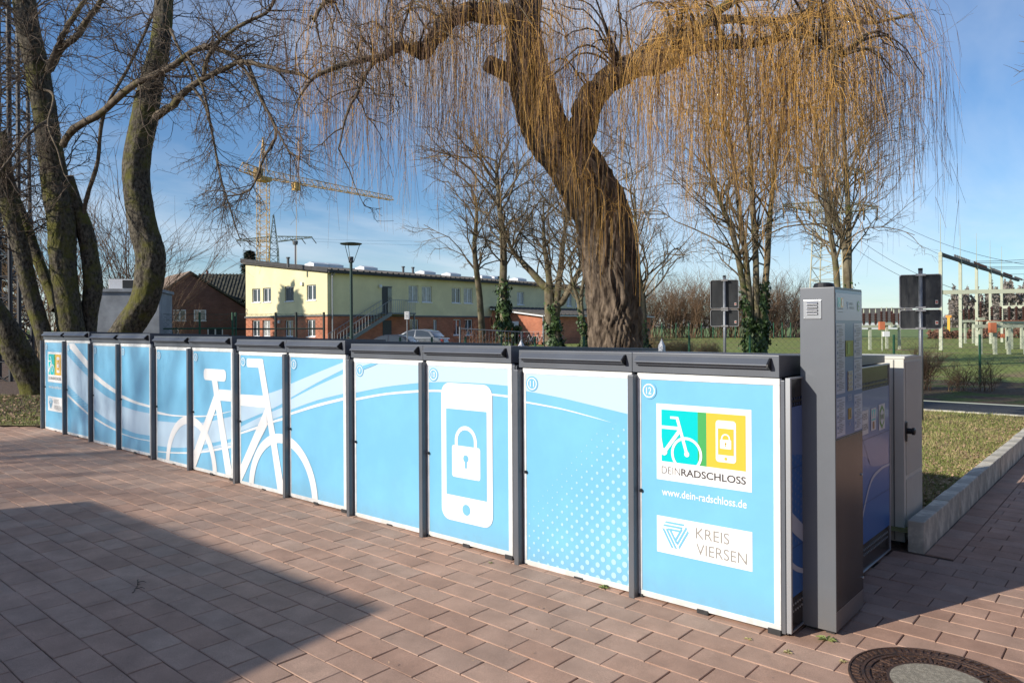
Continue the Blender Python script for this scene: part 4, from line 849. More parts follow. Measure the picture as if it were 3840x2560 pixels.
# ---- ivy-clad trees on the lawn behind
def ivy(par, P, r, z0, z1, n, size=.05, bulge=1.2, name='ivy'):
    """leaf-sized faces wrapped round a stem between two heights"""
    P = np.asarray(P); zz = P[:, 2]; c = np.zeros((n, 3)); h = rng.uniform(z0, z1, n); h = z0 + (h - z0) * rng.uniform(.35, 1, n)
    for ax in (0, 1): c[:, ax] = np.interp(h, zz, P[:, ax])
    c[:, 2] = h; th = rng.uniform(0, 6.283, n); lump = 1 + .35 * np.sin(3 * th + 5 * h) + .25 * np.sin(9 * h)
    rr = r * (bulge + rng.exponential(.24, n)) * lump * (1 - .35 * (h - z0) / (z1 - z0)); nx, ny = np.cos(th), np.sin(th)
    c[:, 0] += nx * rr; c[:, 1] += ny * rr
    nrm = np.stack([nx, ny, rng.uniform(-.2, .6, n)], 1) + rng.normal(0, .35, (n, 3)); nrm /= np.linalg.norm(nrm, axis=1, keepdims=True)
    u = np.cross(nrm, [0, 0, 1.0]); u /= np.linalg.norm(u, axis=1, keepdims=True) + 1e-9; v = np.cross(u, nrm); s = size * rng.uniform(.5, 1.3, n)[:, None]
    V_ = np.stack([c - v * s, c + u * s * .8 - v * s * .1, c + v * s * .9, c - u * s * .8 - v * s * .1], 1).reshape(-1, 3)
    tag(fast_mesh(name, V_, np.arange(4 * n).reshape(-1, 4), M_ivy, par, smooth=False), kind='stuff')
def bare_tree(label, base, stems, tops, iv=None, r=(.17, .10), crown=(16, 3.2, .045), group='bare ivy-clad trees on the lawn', m=None, mt=None, kids=(5, 4, 3), name='bare_tree', t0=.45, up=.55):
    t = thing(name, label, 'tree', base, 0, group); T = Tubes(); lz = np.array(t.location)
    for k_, st in enumerate(stems):
        pts = [np.array(p) - lz for p in st]; pts = [np.array([pts[0][0], pts[0][1], 0.0 - .05])] + pts if pts[0][2] > .1 else pts
        o, P, _ = trunk('trunk', pts, [r[0] * 1.15, r[0], (r[0] + r[1]) / 2, r[1], r[1] * tops], m or M_bg, t, 50, 16, .05, 10, .04, 20 + k_)
        shoots(T, P, crown[0], crown[1], crown[2], t0, 1.0, up, -.02, kids, .2, .75)
        if iv and k_ < len(iv): ivy(t, P, r[0] * 1.12, 0.0, iv[k_][0], int(iv[k_][1] * 1.7), iv[k_][2])
    T.mesh('crown', mt or M_bgt, t); return t
bare_tree('slim bare tree with a light trunk left of the ivy tree', (-18.32, 17.20, 0.13), [[(-18.32, 17.20, 1.35), (-18.40, 17.13, 3.02), (-18.49, 17.05, 4.02), (-18.53, 17.02, 4.93), (-18.46, 17.08, 6.23), (-18.65, 16.92, 7.23)]], .5, None, (.13, .075), (20, 2.6, .035))
tv = bare_tree('bare tree with a thick ivy sleeve and a bushy ivy foot', (-17.00, 17.02, 0.13), [[(-17.00, 17.02, 1.33), (-17.03, 16.99, 3.15), (-17.02, 17.00, 4.81), (-17.14, 16.90, 6.47), (-17.21, 16.83, 7.94)]], .5, [(3.5, 2600, .07)], (.17, .10), (26, 3.2, .045))
ivy(tv, np.array([[0, 0, 0], [.1, 0, .6], [0, 0, 1.4]]), .42, .1, 1.35, 2600, .10, 1.0, 'ivy_foot'); ivy(tv, np.array([[.15, .12, .7], [.36, .30, 1.5]]), .14, .8, 1.6, 600, .09, .8, 'ivy_foot')
bare_tree('forked bare tree with ivy on the stem, left of the willow', (-15.59, 18.24, 0.13), [[(-15.59, 18.24, 1.15), (-15.68, 18.16, 2.73), (-15.77, 18.08, 3.97), (-15.86, 18.01, 4.80), (-15.88, 17.99, 6.32)], [(-15.57, 18.25, 2.12), (-15.51, 18.31, 2.73), (-15.39, 18.41, 3.97), (-15.30, 18.49, 5.05), (-15.10, 18.66, 6.52)], [(-15.54, 18.28, 2.32), (-15.34, 18.46, 2.65), (-14.95, 18.79, 3.55), (-14.76, 18.96, 4.21), (-14.54, 19.15, 5.31)], [(-15.74, 18.11, 2.92), (-15.90, 17.98, 3.23), (-16.40, 17.54, 3.98), (-16.77, 17.22, 4.56), (-17.00, 17.02, 5.43)]], .4, [(2.6, 2200, .07), (2.8, 600, .06)], (.16, .08), (14, 2.8, .04))
bare_tree('thin ivy-wrapped tree close to the left side of the willow trunk', (-13.56, 17.35, 0.13), [[(-13.56, 17.35, 1.03), (-13.62, 17.30, 1.71), (-13.75, 17.19, 2.62), (-13.85, 17.10, 3.08), (-13.99, 16.98, 4.13)], [(-13.60, 17.31, 1.61), (-13.65, 17.28, 2.62), (-13.55, 17.36, 3.61), (-13.50, 17.41, 4.68)]], .4, [(2.2, 1500, .06)], (.085, .05), (10, 2.2, .025))
bare_tree('bare tree peeping out on the right side of the willow trunk', (-11.00, 16.92, 0.13), [[(-11.01, 16.92, 1.07), (-10.97, 16.95, 1.90), (-11.00, 16.92, 2.74), (-11.08, 16.85, 3.38), (-11.14, 16.80, 4.61), (-11.17, 16.78, 5.98)]], .4, [(1.9, 1100, .05)], (.12, .07), (22, 2.8, .035))
bare_tree('clump of four tall bare stems with ivy feet right of the willow', (-9.45, 22.23, 0.13), [[(-9.59, 22.11, 0.74), (-9.66, 22.04, 1.95), (-9.81, 21.92, 3.17), (-10.07, 21.69, 4.96), (-10.48, 21.34, 6.39), (-10.85, 21.02, 8.05)], [(-9.61, 22.09, 0.90), (-9.62, 22.08, 2.35), (-9.71, 22.00, 3.91), (-9.83, 21.91, 5.14), (-10.06, 21.70, 7.63), (-10.31, 21.49, 9.59)], [(-9.44, 22.24, 0.80), (-9.44, 22.24, 2.92), (-9.46, 22.22, 4.47), (-9.56, 22.14, 6.79), (-9.62, 22.08, 8.47), (-9.80, 21.93, 10.56)], [(-9.33, 22.33, 0.73), (-9.25, 22.40, 2.35), (-9.14, 22.49, 3.89), (-9.03, 22.59, 5.96), (-8.80, 22.79, 8.46), (-8.50, 23.05, 10.55)]], .5, [(3.0, 1700, .065), (1.8, 900, .06), (1.4, 700, .06), (3.3, 2400, .07)], (.125, .085), (18, 3.4, .04))
bare_tree('pair of leaning bare stems with ivy feet behind the terminal', (-6.44, 22.19, 0.13), [[(-6.54, 22.10, 0.76), (-6.58, 22.07, 2.98), (-6.63, 22.03, 3.83), (-6.77, 21.91, 5.05), (-6.97, 21.73, 7.17), (-7.15, 21.57, 8.99)], [(-6.33, 22.29, 0.67), (-6.30, 22.32, 2.98), (-6.28, 22.33, 4.17), (-6.29, 22.32, 5.63), (-6.38, 22.24, 7.95), (-6.41, 22.22, 9.88)], [(-6.33, 22.29, 3.53), (-6.43, 22.20, 4.51), (-6.66, 22.00, 5.50), (-6.83, 21.86, 6.75)]], .5, [(2.6, 1500, .06), (3.0, 2000, .06)], (.115, .075), (18, 3.2, .035))
# trees outside the picture whose twigs or shadows reach into it
tr = bare_tree('bare tree out of view whose branch shadows fall on lockers 2 to 6', (-17.6, -21.4, .13), [[(-17.6, -21.4, .13), (-17.6, -21.4, 3), (-17.7, -21.4, 6), (-17.5, -21.3, 8), (-17.4, -21.2, 9.6)]], .4, None, (.15, .08), (44, 4.6, .04), 'trees outside the view', kids=(5, 4), t0=.62)
bare_tree('bare tree at the right edge with a few twigs in view', (0.80, 16.55, 0.13), [[(0.80, 16.55, 0.13), (0.80, 16.55, 2.50), (0.75, 16.51, 5.00), (0.71, 16.48, 7.50), (0.67, 16.44, 10.00)]], .5, None, (.2, .12), (14, 2.7, .04), 'trees outside the view', kids=(6, 4))

# ------------------------------------------------------------------ buildings
def brick_mat(name, c1, c2, mortar, sx=.25, sy=.075):
    m = bpy.data.materials.new(name); m.use_nodes = True; n = m.node_tree.nodes; l = m.node_tree.links; p = n['Principled BSDF']; p.inputs['Roughness'].default_value = .9
    t = n.new('ShaderNodeTexCoord'); s_ = n.new('ShaderNodeSeparateXYZ'); l.new(t.outputs['Object'], s_.inputs[0]); ad = n.new('ShaderNodeMath'); l.new(s_.outputs[0], ad.inputs[0]); l.new(s_.outputs[1], ad.inputs[1])
    cbn = n.new('ShaderNodeCombineXYZ'); l.new(ad.outputs[0], cbn.inputs[0]); l.new(s_.outputs[2], cbn.inputs[1])
    b_ = n.new('ShaderNodeTexBrick'); b_.inputs['Color1'].default_value = (*c1, 1); b_.inputs['Color2'].default_value = (*c2, 1); b_.inputs['Mortar'].default_value = (*mortar, 1)
    b_.inputs['Scale'].default_value = 1; b_.inputs['Brick Width'].default_value = sx; b_.inputs['Row Height'].default_value = sy; b_.inputs['Mortar Size'].default_value = .008
    l.new(cbn.outputs[0], b_.inputs['Vector'])
    nn = n.new('ShaderNodeTexNoise'); nn.inputs['Scale'].default_value = .9; nn.inputs['Detail'].default_value = 6; l.new(t.outputs['Object'], nn.inputs[0])
    mr = n.new('ShaderNodeMapRange'); mr.inputs[1].default_value = .3; mr.inputs[2].default_value = .7; mr.inputs[3].default_value = .75; mr.inputs[4].default_value = 1.2; l.new(nn.outputs['Fac'], mr.inputs[0])
    h = n.new('ShaderNodeHueSaturation'); l.new(b_.outputs['Color'], h.inputs['Color']); l.new(mr.outputs[0], h.inputs['Value']); l.new(h.outputs[0], p.inputs['Base Color'])
    return m
M_ybr = mat('yellow_render', (.80, .72, .44), .9, var=.12, scale=.5, bump=.1, bscale=40)
M_red = brick_mat('red_brick', (.40, .125, .065), (.47, .165, .09), (.34, .19, .13))
M_dbr = brick_mat('dark_brick', (.16, .066, .048), (.21, .095, .068), (.18, .125, .105))
M_fas = mat('fascia_slate', (.055, .055, .058), .8, var=.2, scale=2)
M_rof = mat('roof_fibre_cement', (.105, .098, .090), .9, var=.3, scale=2.5)
M_cor = mat('cornice_grey', (.13, .135, .14), .8)
M_wfr = mat('window_frame', (.74, .75, .77), .5)
M_gls = mat('window_glass', (.035, .045, .055), .06, spec=.9)
M_crt = mat('window_curtain', (.42, .42, .40), .25, var=.3, scale=4, spec=.8)
M_zinc = mat('zinc', (.36, .37, .38), .45, .6)
M_stg = mat('galvanised_steel', (.15, .17, .19), .5, .4)
M_dome = mat('dome_plastic', (.50, .54, .57), .3)
M_hall = mat('dark_opening', (.03, .032, .034), .5)
def window(par, face, a0, z0, a1, z1, depth=.10, glass=None, tilt=False, blind=False, inset=.13):
    """casement in a wall: frame, two panes, sill. face maps (along, out, up) to local axes"""
    w, h = a1 - a0, z1 - z0; fr = MB(); e = .075; face0 = face; face = (lambda a, o, z: face0(a, o - inset, z)); add = lambda mb, p, q: mb.box(*(lambda A, B: (tuple(map(min, A, B)), tuple(map(max, A, B))))(face(*p), face(*q)))
    add(fr, (a0, -.03, z0), (a0 + e, .015, z1)); add(fr, (a1 - e, -.03, z0), (a1, .015, z1)); add(fr, (a0 + e + .001, -.03, z0), (a1 - e - .001, .015, z0 + e)); add(fr, (a0 + e + .001, -.03, z1 - e), (a1 - e - .001, .015, z1))
    am = (a0 + a1) / 2; add(fr, (am - .05, -.03, z0 + e + .001), (am + .05, .015, z1 - e - .001))
    o = fr.build('window', M_wfr, par)
    for b0, b1 in ((a0 + e, am - .05), (am + .05, a1 - e)):
        q = MB(); add(q, (b0, -.028, z0 + e), (b1, -.012, z1 - e)); q.build('pane', glass or M_gls, o)
    q = MB(); add(q, (a0 - .03, -.0, z0 - .06), (a1 + .03, inset + .05, z0 + .01)); q.build('sill', M_wfr, o)
    if blind:
        for k_ in range(11):
            zz = z0 + .08 + (h - .14) * k_ / 11; q = MB(); add(q, (a0 + .03, .02, zz), (a1 - .03, .045, zz + .07)); q.build('blind_slat', M_cor, o)
    return o
def holed_wall(name, m, par, face, a0, a1, z0, z1, holes, th=.22):
    """a wall slab cut round its openings"""
    xs = sorted({a0, a1, *[h[0] for h in holes], *[h[2] for h in holes]}); zs = sorted({z0, z1, *[h[1] for h in holes], *[h[3] for h in holes]}); xs = [x for x in xs if a0 <= x <= a1]; zs = [z for z in zs if z0 <= z <= z1]; q = MB()
    for x, x2 in zip(xs[:-1], xs[1:]):
        for z, z2 in zip(zs[:-1], zs[1:]):
            cx, cz = (x + x2) / 2, (z + z2) / 2
            if any(h[0] < cx < h[2] and h[1] < cz < h[3] for h in holes): continue
            A, B_ = face(x, 0, z), face(x2, -th, z2); q.box(tuple(map(min, A, B_)), tuple(map(max, A, B_)))
    bm_ = q.build(name, m, par, recalc=False); return bm_
# yellow two-storey building: local X along the long wall, local Y along the gable
yb = thing('yellow_building', 'long two-storey building, pale yellow render above red brick', 'building', (*(-44.739, 28.722), .13), R(40.87 + 50.95))
OZ = .13
LWf = lambda a, o, z: (a, -o, z)          # long wall faces -Y
GWf = lambda a, o, z: (-o, a, z)          # gable faces -X
BL, BG, ZC_, ZE, ZR_ = 36.0, 10.9, 2.42, 5.62, 6.85
MB().box((0.24, .24, 0), (BL, BG, ZC_)).build('inner_core', M_hall, yb)
MB().prism([(.24, ZC_ + .12), (BG, ZC_ + .12), (BG, ZR_), (.24, ZE)], .24, BL, 0).build('inner_core', M_hall, yb)
MB().prism([(.0, ZE - .25), (BG, ZE - .25), (BG, ZR_), (.0, ZE)], 0.0, .235, 0).build('gable_top', M_ybr, yb)
HG, HL = [], []
MB().box((-.10, -.10, ZC_), (BL, BG + .1, ZC_ + .119)).build('string_course', M_cor, yb)
rf = MB().prism([(-.35, ZE + .0), (BG + .4, ZR_ + .08), (BG + .4, ZR_ + .36), (-.35, ZE + .22)], -.22, BL + .2, 0).build('roof', M_rof, yb)
for i in range(60):                                   # corrugation along the eaves
    MB().rod((i * .6 + .1, -.40, ZE + .21), (i * .6 + .1, 3.0, ZE + .21 + 3.4 * .124), .10, .10, 6).build('corrugation', M_rof, rf)
for i in range(6): MB().prism([(-.36 + i * 1.94, ZE + .02 + i * .24), (-.36 + (i + 1) * 1.94 - .015, ZE + .02 + (i + 1) * .24), (-.36 + (i + 1) * 1.94 - .015, ZE + .30 + (i + 1) * .24), (-.36 + i * 1.94, ZE + .30 + i * .24)], -.27, -.225, 0).build('fascia_board', M_fas, yb)
MB().box((-.2, -.50, ZE - .02), (BL, -.36, ZE + .12)).build('gutter', M_fas, yb)
dpipe = MB().rod((.35, -.12, ZE), (.35, -.12, 0), .055, .055, 8).rod((.35, -.42, ZE), (.35, -.12, ZE - .35), .055, .055, 8).build('downpipe', M_zinc, yb)
for (p0, p1, bl, gl) in (((9.96, 4.93), (8.76, 3.80), 0, 0), ((8.41, 4.93), (7.25, 3.78), 0, 0), ((5.36, 4.94), (4.19, 3.77), 1, 0), ((2.52, 4.94), (1.36, 3.77), 0, 0),
                         ((10.00, 2.34), (8.87, 1.01), 0, 0), ((8.49, 2.33), (7.40, 1.01), 0, 1), ((5.39, 2.29), (4.30, 1.02), 0, 0), ((2.55, 2.33), (1.46, 1.03), 0, 0)):
    HG.append((min(p0[0], p1[0]), min(p0[1], p1[1]) - OZ, max(p0[0], p1[0]), max(p0[1], p1[1]) - OZ))
    window(yb, GWf, min(p0[0], p1[0]), min(p0[1], p1[1]) - OZ, max(p0[0], p1[0]), max(p0[1], p1[1]) - OZ, blind=bool(bl), glass=M_crt if gl else None)
for (p0, p1, gl) in (((8.12, 5.16), (9.23, 3.78), 1), ((9.63, 5.15), (10.82, 3.79), 1), ((13.24, 5.15), (14.40, 3.80), 0), ((14.78, 5.19), (15.99, 3.81), 1), ((22.39, 5.08), (23.52, 3.83), 1), ((27.92, 5.15), (28.67, 3.85), 0), ((30.74, 5.19), (31.83, 3.82), 1), ((32.44, 5.18), (33.11, 3.82), 0),
                     ((8.21, 2.35), (9.26, 0.91), 0), ((13.41, 2.38), (14.44, 0.98), 0), ((14.89, 2.38), (15.95, 0.96), 0), ((10.95, 2.32), (11.43, 0.88), 0)):
    HL.append((min(p0[0], p1[0]), min(p0[1], p1[1]) - OZ, max(p0[0], p1[0]), max(p0[1], p1[1]) - OZ))
    window(yb, LWf, min(p0[0], p1[0]), min(p0[1], p1[1]) - OZ, max(p0[0], p1[0]), max(p0[1], p1[1]) - OZ, glass=M_crt if gl else None)
for nm, m_, z0, z1 in (('brick_wall', M_red, 0, ZC_), ('rendered_wall', M_ybr, ZC_ + .12, ZE - .2501)):
    holed_wall(nm, m_, yb, GWf, 0, BG, z0, z1, HG); holed_wall(nm, m_, yb, LWf, .2205, BL, z0, z1 if z0 < 1 else ZE, HL)
# door at the stair head, outside stair
(dx0, dz1), (dx1, dz0) = (5.25, 4.90), (6.26, 2.84); dz1 -= OZ; dz0 -= OZ
dd = MB().box((dx0, -.02, dz0), (dx1, .02, dz1)).build('door', M_hall, yb)
MB().box((dx1 - .45, -.055, dz0 + .05), (dx1 - .02, -.025, dz1 - .05)).build('glass_leaf', M_gls, dd); MB().box((dx0 - .05, -.04, dz1), (dx1 + .05, .0, dz1 + .07)).build('door_head', M_cor, dd)
(ex0, ez1), (ex1, ez0) = (5.31, 2.26), (6.23, 0.95)
MB().box((ex0, -.02, 0), (ex1, .02, ez1 - OZ)).build('door', M_hall, yb)
(lx1, lz) = (7.64, 2.85); lz -= OZ; sx0 = dx0 - 5.4
st = MB().box((dx0 - .2, -1.35, lz - .12), (lx1, -.03, lz)).build('stair_landing', M_stg, yb)
MB().bar((dx0 - .2, -1.33, lz - .08), (sx0, -1.33, .1), .06, .28).bar((dx0 - .2, -.25, lz - .08), (sx0, -.25, .1), .06, .28).build('stringer', M_stg, st)
for i in range(14):
    u = (i + .5) / 14; MB().box((sx0 + (dx0 - .2 - sx0) * u - .13, -1.28, lz * u - .02), (sx0 + (dx0 - .2 - sx0) * u + .13, -.28, lz * u + .02)).build('tread', M_stg, st)
ra = MB()
for yy in (-1.33, -.25): 
    ra.rod((dx0 - .2, yy, lz + 1), (sx0, yy, 1.1), .025, .025, 6)
    for i in range(19): u = i / 18; ra.rod((sx0 + (dx0 - .2 - sx0) * u, yy, lz * u + .08), (sx0 + (dx0 - .2 - sx0) * u, yy, lz * u + 1.05 - (0 if u > .01 else 0)), .012, .012, 5)
for a, c in (((dx0 - .2, -1.33), (lx1, -1.33)), ((lx1, -1.33), (lx1, -.05))):
    ra.rod((*a, lz + 1), (*c, lz + 1), .025, .025, 6)
    for i in range(13): u = i / 12; ra.rod((a[0] + (c[0] - a[0]) * u, a[1] + (c[1] - a[1]) * u, lz), (a[0] + (c[0] - a[0]) * u, a[1] + (c[1] - a[1]) * u, lz + 1), .012, .012, 5)
tag(ra.build('railing', M_zinc, st), kind='stuff')
for (lx, lzz) in ((lx1 - .1, lz),): MB().box((lx - .05, -1.30, 0), (lx + .05, -1.20, lz - .12)).build('stair_post', M_stg, st)
for px_ in ((2.77, 6.15), (4.22, 6.23), (7.88, 6.26), (14.96, 6.24), (18.43, 6.24), (23.02, 6.25), (24.94, 6.33), (28.81, 6.29)):
    x = px_[0]; y = 5.0; z0 = ZE + .24 + (y + .35) * .122
    sk_ = MB().box((x - .75, y - .6, z0 - .1), (x + .75, y + .6, z0 + .20)).build('skylight', M_wfr, yb); MB().prism([(y - .55, z0 + .205), (y + .55, z0 + .205), (y, z0 + .36)], x - .68, x + .68, 0).build('dome', M_dome, sk_)
for px_ in ((-1.30, 6.31), (10.31, 6.30), (11.46, 6.32)):
    x = px_[0]; MB().rod((x, 3.0, ZE + .5), (x, 3.0, ZE + 1.15), .10, .10, 8).rod((x, 3.0, ZE + 1.15), (x, 3.0, ZE + 1.25), .15, .15, 8).build('vent_pipe', M_cor, yb)
MB().box((-.16, (3.03, 5.06)[0] - .12, (3.03, 4.94)[1] - OZ), (-.02, (3.03, 5.06)[0] + .12, (3.03, 5.18)[1] - OZ)).build('alarm_box', M_wfr, yb)
MB().box((-.16, (6.04, 2.20)[0] - .09, (6.04, 2.07)[1] - OZ), (-.02, (6.04, 2.20)[0] + .09, (6.04, 2.30)[1] - OZ)).build('alarm_box', M_wfr, yb)
MB().lathe(((5.01, 4.89)[0], -.12, (5.01, 4.80)[1] - OZ), [(.10, 0), (.16, .12), (.10, .26)], 10).build('wall_lamp', M_wfr, yb)
v_, f_ = text_mesh('2', 0, 0, .26, .42); gy, gzz = (10.75, 2.90)
me = bpy.data.meshes.new('house_number'); me.from_pydata([(-.012, gy + .13 - x, gzz - OZ + z) for x, z in v_], [], f_); link('house_number', me, M_cor, yb)
# brick annex in front of the long wall
AX0, AX1, AYF = 18.5, 38.0, -6.0
an = thing('brick_annex', 'low red brick annex with a sloping grey roof and white door', 'building', yb.location, yb.rotation_euler.z)
MB().prism([(AYF, 0), (-.15, 0), (-.15, 3.2), (AYF, 2.5)], AX0, AX1, 0).build('wall', M_red, an)
MB().prism([(AYF - .35, 2.50), (-.12, 3.28), (-.12, 3.42), (AYF - .35, 2.64)], AX0 - .35, AX1, 0).build('roof', M_rof, an)
for i in range(30): MB().rod((AX0 - .2 + i * .62, AYF - .38, 2.63), (AX0 - .2 + i * .62, -.13, 3.40), .09, .09, 5).build('corrugation', M_rof, an)
MB().box((AX0 - .36, AYF - .5, 2.46), (AX1, AYF - .36, 2.58)).build('gutter', M_zinc, an); MB().rod((AX0 - .1, AYF - .1, 2.5), (AX0 - .1, AYF - .1, 0), .06, .06, 8).build('downpipe', M_zinc, an)
MB().prism([(AYF - .3, 2.42), (-.2, 3.16), (-.2, 3.27), (AYF - .3, 2.53)], AX0 - .37, AX0 - .33, 0).build('verge_board', M_wfr, an)
MB().box((AX0 - .05, -3.3, 0), (AX0 - .003, -2.35, 2.05)).build('door', M_wfr, an)

# dark brick house with a gable
hs = thing('brick_house', 'old dark brick house with a steep gable and mossy roof', 'house', (*(-61.843, 28.468), .13), R(40.87 + 38)); hs.scale = (1.2, 1, 1)
HW = 7.0
MB().prism([(-5.0, 0), (4.6, 0), (4.6, 2.2), (3.6, 2.6), (-1.4, 6.35), (-5.0, 3.1)], 0, 7.5, 1).build('wall', M_dbr, hs)
M_tile = mat('roof_tiles', (.26, .19, .14), .95, var=.35, scale=3, bump=.5, bscale=25); M_mossr = mat('mossy_roof', (.11, .105, .072), .95, var=.5, scale=3, col2=(.040, .042, .036))
MB().prism([(-1.4, 6.40), (-5.4, 2.78), (-5.4, 2.95), (-1.4, 6.58)], -.2, 7.6, 1).build('roof', M_tile, hs)
MB().prism([(-1.4, 6.40), (-1.4, 6.58), (4.9, 1.95), (4.9, 1.78)], -.2, 7.6, 1).build('roof', M_mossr, hs)
for i, (xa, w) in enumerate(((-3.85, .85), (-2.55, .85), (-1.15, .85))):
    window(hs, lambda a, o, z: (a, -o, z), xa, 2.25, xa + w, 3.2, glass=M_crt if i == 2 else None, inset=-.035)
for xa in (-3.3, -.2): window(hs, lambda a, o, z: (a, -o, z), xa, .5, xa + 1.1, 1.6, inset=-.035)
wg = thing('house_wing', 'dark brick wing with mossy corrugated roof between the two houses', 'house', (*(-62.067, 32.241), .13), R(40.87 + 8))
MB().box((0, 0, 0), (4.6, 5, 4.2)).build('wall', M_dbr, wg)
wr = MB().prism([(-.3, 4.15), (2.6, 6.55), (2.6, 6.75), (-.3, 4.35)], -5.0, 4.8, 0).build('roof', M_mossr, wg)
for i in range(32): MB().bar((-4.95 + i * .31, -.3, 4.38), (-4.95 + i * .31, 2.6, 6.78), .10, .10).build('corrugation', M_mossr, wr)
MB().box((-2.6, 2.4, 6.3), (4.8, 5.0, 6.72)).build('ridge', M_mossr, wg); MB().box((-.1, -.42, 4.1), (4.8, -.3, 4.22)).build('gutter', M_zinc, wg)
for xa in (.6, 2.6): window(wg, lambda a, o, z: (a, -o, z), xa, 1.9, xa + 1.0, 3.2, glass=M_crt, inset=-.035)
lh = thing('tiled_house', 'house with a weathered pale tile roof behind the poplars', 'house', (*(-73.180, 26.592), .13), R(40.87 + 8))
MB().box((0, 0, 0), (8, 6, 3.4)).build('wall', M_dbr, lh); MB().prism([(-.4, 3.2), (3, 6.45), (6.4, 3.2), (6.4, 3.4), (3, 6.7), (-.4, 3.4)], -.3, 8.3, 0).build('roof', M_tile, lh); MB().box((5.6, 2.6, 6.0), (6.5, 3.4, 7.1)).rod((6.05, 3.0, 7.1), (6.05, 3.0, 7.45), .12, .12, 8).build('chimney', M_dbr, lh)
# grey concrete utility hut behind the poplars
M_hut = mat('hut_concrete', (.34, .37, .40), .85, var=.3, scale=1.2, bump=.1, bscale=30)
hu = thing('utility_hut', 'grey concrete utility hut seen between the poplar trunks', 'hut', (*(-26.482, 6.170), .13), R(40.87 + 14))
MB().box((0, 0, 0), (2.1, 2.2, 2.85)).build('wall', M_hut, hu, bevel=.02, seg=1); MB().box((-.06, -.06, 2.851), (2.16, 2.26, 2.96)).build('roof', M_hut, hu); ac = MB().box((.35, .4, 2.961), (1.85, 1.4, 3.32)).build('roof_unit', M_wfr, hu, bevel=.01, seg=1)
MB().box((.80, .385, 3.0), (1.80, .399, 3.29)).build('grille', M_hall, ac)
# flat-roofed pavilion behind the photographer: its shadow lies across the paving
fh = thing('brick_pavilion', 'flat-roofed brick pavilion behind the viewpoint, casting the large paving shadow', 'building', (-4.42, -7.45, .06))
MB().prism([(0, 0), (-4.01, -.02), (-4.2, -4.2), (.55, -4.2)], 0.0, 2.9, 2).build('wall', M_red, fh); MB().prism([(.0, 0), (-4.01, -.02), (-4.25, -4.25), (.6, -4.25)], 2.901, 3.20, 2).build('roof', M_fas, fh)

# long brick building added out of view to deepen shade; steel panels mirror it
sb_ = thing('added_brick_building', 'long brick building added out of view at right to deepen the shade', 'building', (8.5, -26, -.05))
hol = [(2.0 + 4.0 * i, 1.0, 3.6 + 4.0 * i, 2.6) for i in range(8)] + [(2.0 + 4.0 * i, 4.2, 3.6 + 4.0 * i, 5.8) for i in range(8)]
fc = lambda a, o, z: (-o, a, z)
holed_wall('wall', M_dbr, sb_, fc, 0, 34, 0, 7.0, hol); MB().box((.24, 0, 0), (10, 34, 7.0)).build('inner_core', M_hall, sb_)
MB().prism([(-.5, 6.95), (10.3, 6.95), (4.9, 10.4)], -.4, 34.4, 1).build('roof', M_tile, sb_)
for h in hol: window(sb_, fc, *h)

# ------------------------------------------------------------------ fences, signs, lamp
M_fgr = mat('fence_green', (.018, .095, .050), .5); M_fbl = mat('fence_black_green', (.012, .024, .020), .6); M_wire = mat('fence_wire', (.035, .075, .055), .6)
M_sback = mat('sign_back', (.065, .070, .075), .45, .3, var=.2, scale=4); M_srim = mat('sign_rim', (.62, .63, .64), .35, .7); M_pole = mat('pole_zinc', (.26, .28, .31), .45, .5, var=.2, scale=8)
def fence(label, posts, h, mesh=True, step=.14, mp=None, wire_r=.0022, rail=None, r=.03, barb=False, mh_=None):
    """posts = ground points in order; a diamond mesh between them"""
    t = thing('wire_fence', label, 'fence', posts[0]); o0 = np.array(posts[0]); ps = [np.array(p) - o0 for p in posts]
    for p in ps:
        MB().rod(p + [0, 0, -.05], p + [0, 0, h], r, r, 8).build('post', mp or M_fgr, t)
    if mesh:
        T = Tubes(); mh_ = mh_ or h - .08
        for a, c in zip(ps[:-1], ps[1:]):
            L = np.linalg.norm(c - a); n = int(L / step); u = (c - a) / L; k_ = mh_
            for i in range(-int(mh_ / step), n + 1):
                for sgn in (1, -1):
                    x0, x1 = i * step, i * step + mh_; z0, z1 = 0., mh_
                    if x0 < 0: z0 = -x0; x0 = 0
                    if x1 > L: z1 = mh_ - (x1 - L); x1 = L
                    if z1 <= z0: continue
                    pa, pb = (x0, z0), (x1, z1)
                    if sgn < 0: pa, pb = (x0, mh_ - z0), (x1, mh_ - z1)
                    T.add([a + u * pa[0] + [0, 0, pa[1] + .03], a + u * pb[0] + [0, 0, pb[1] + .03]], wire_r, 3)
            for zz in (.05, mh_ * .5, mh_ + .02): T.add([a + [0, 0, zz], c + [0, 0, zz]], wire_r * 1.3, 3)
        tag(T.mesh('wire_mesh', M_wire, t), kind='stuff')
    if rail:
        for i, (a, c) in enumerate(zip(ps[:-1], ps[1:])): MB().rod(a + [0, 0, rail], c + [0, 0, rail], r * .8, r * .8, 6).build('rail', mp or M_fgr, t)
    if barb:
        T = Tubes()
        for zz in (h - .05, h - .25):
            for a, c in zip(ps[:-1], ps[1:]):
                T.add([a + (c - a) * u + [0, 0, zz - .05 * math.sin(u * 3.14)] for u in np.linspace(0, 1, 9)], .005, 3)
        tag(T.mesh('barbed_wire', M_wire, t), kind='stuff')
    return t
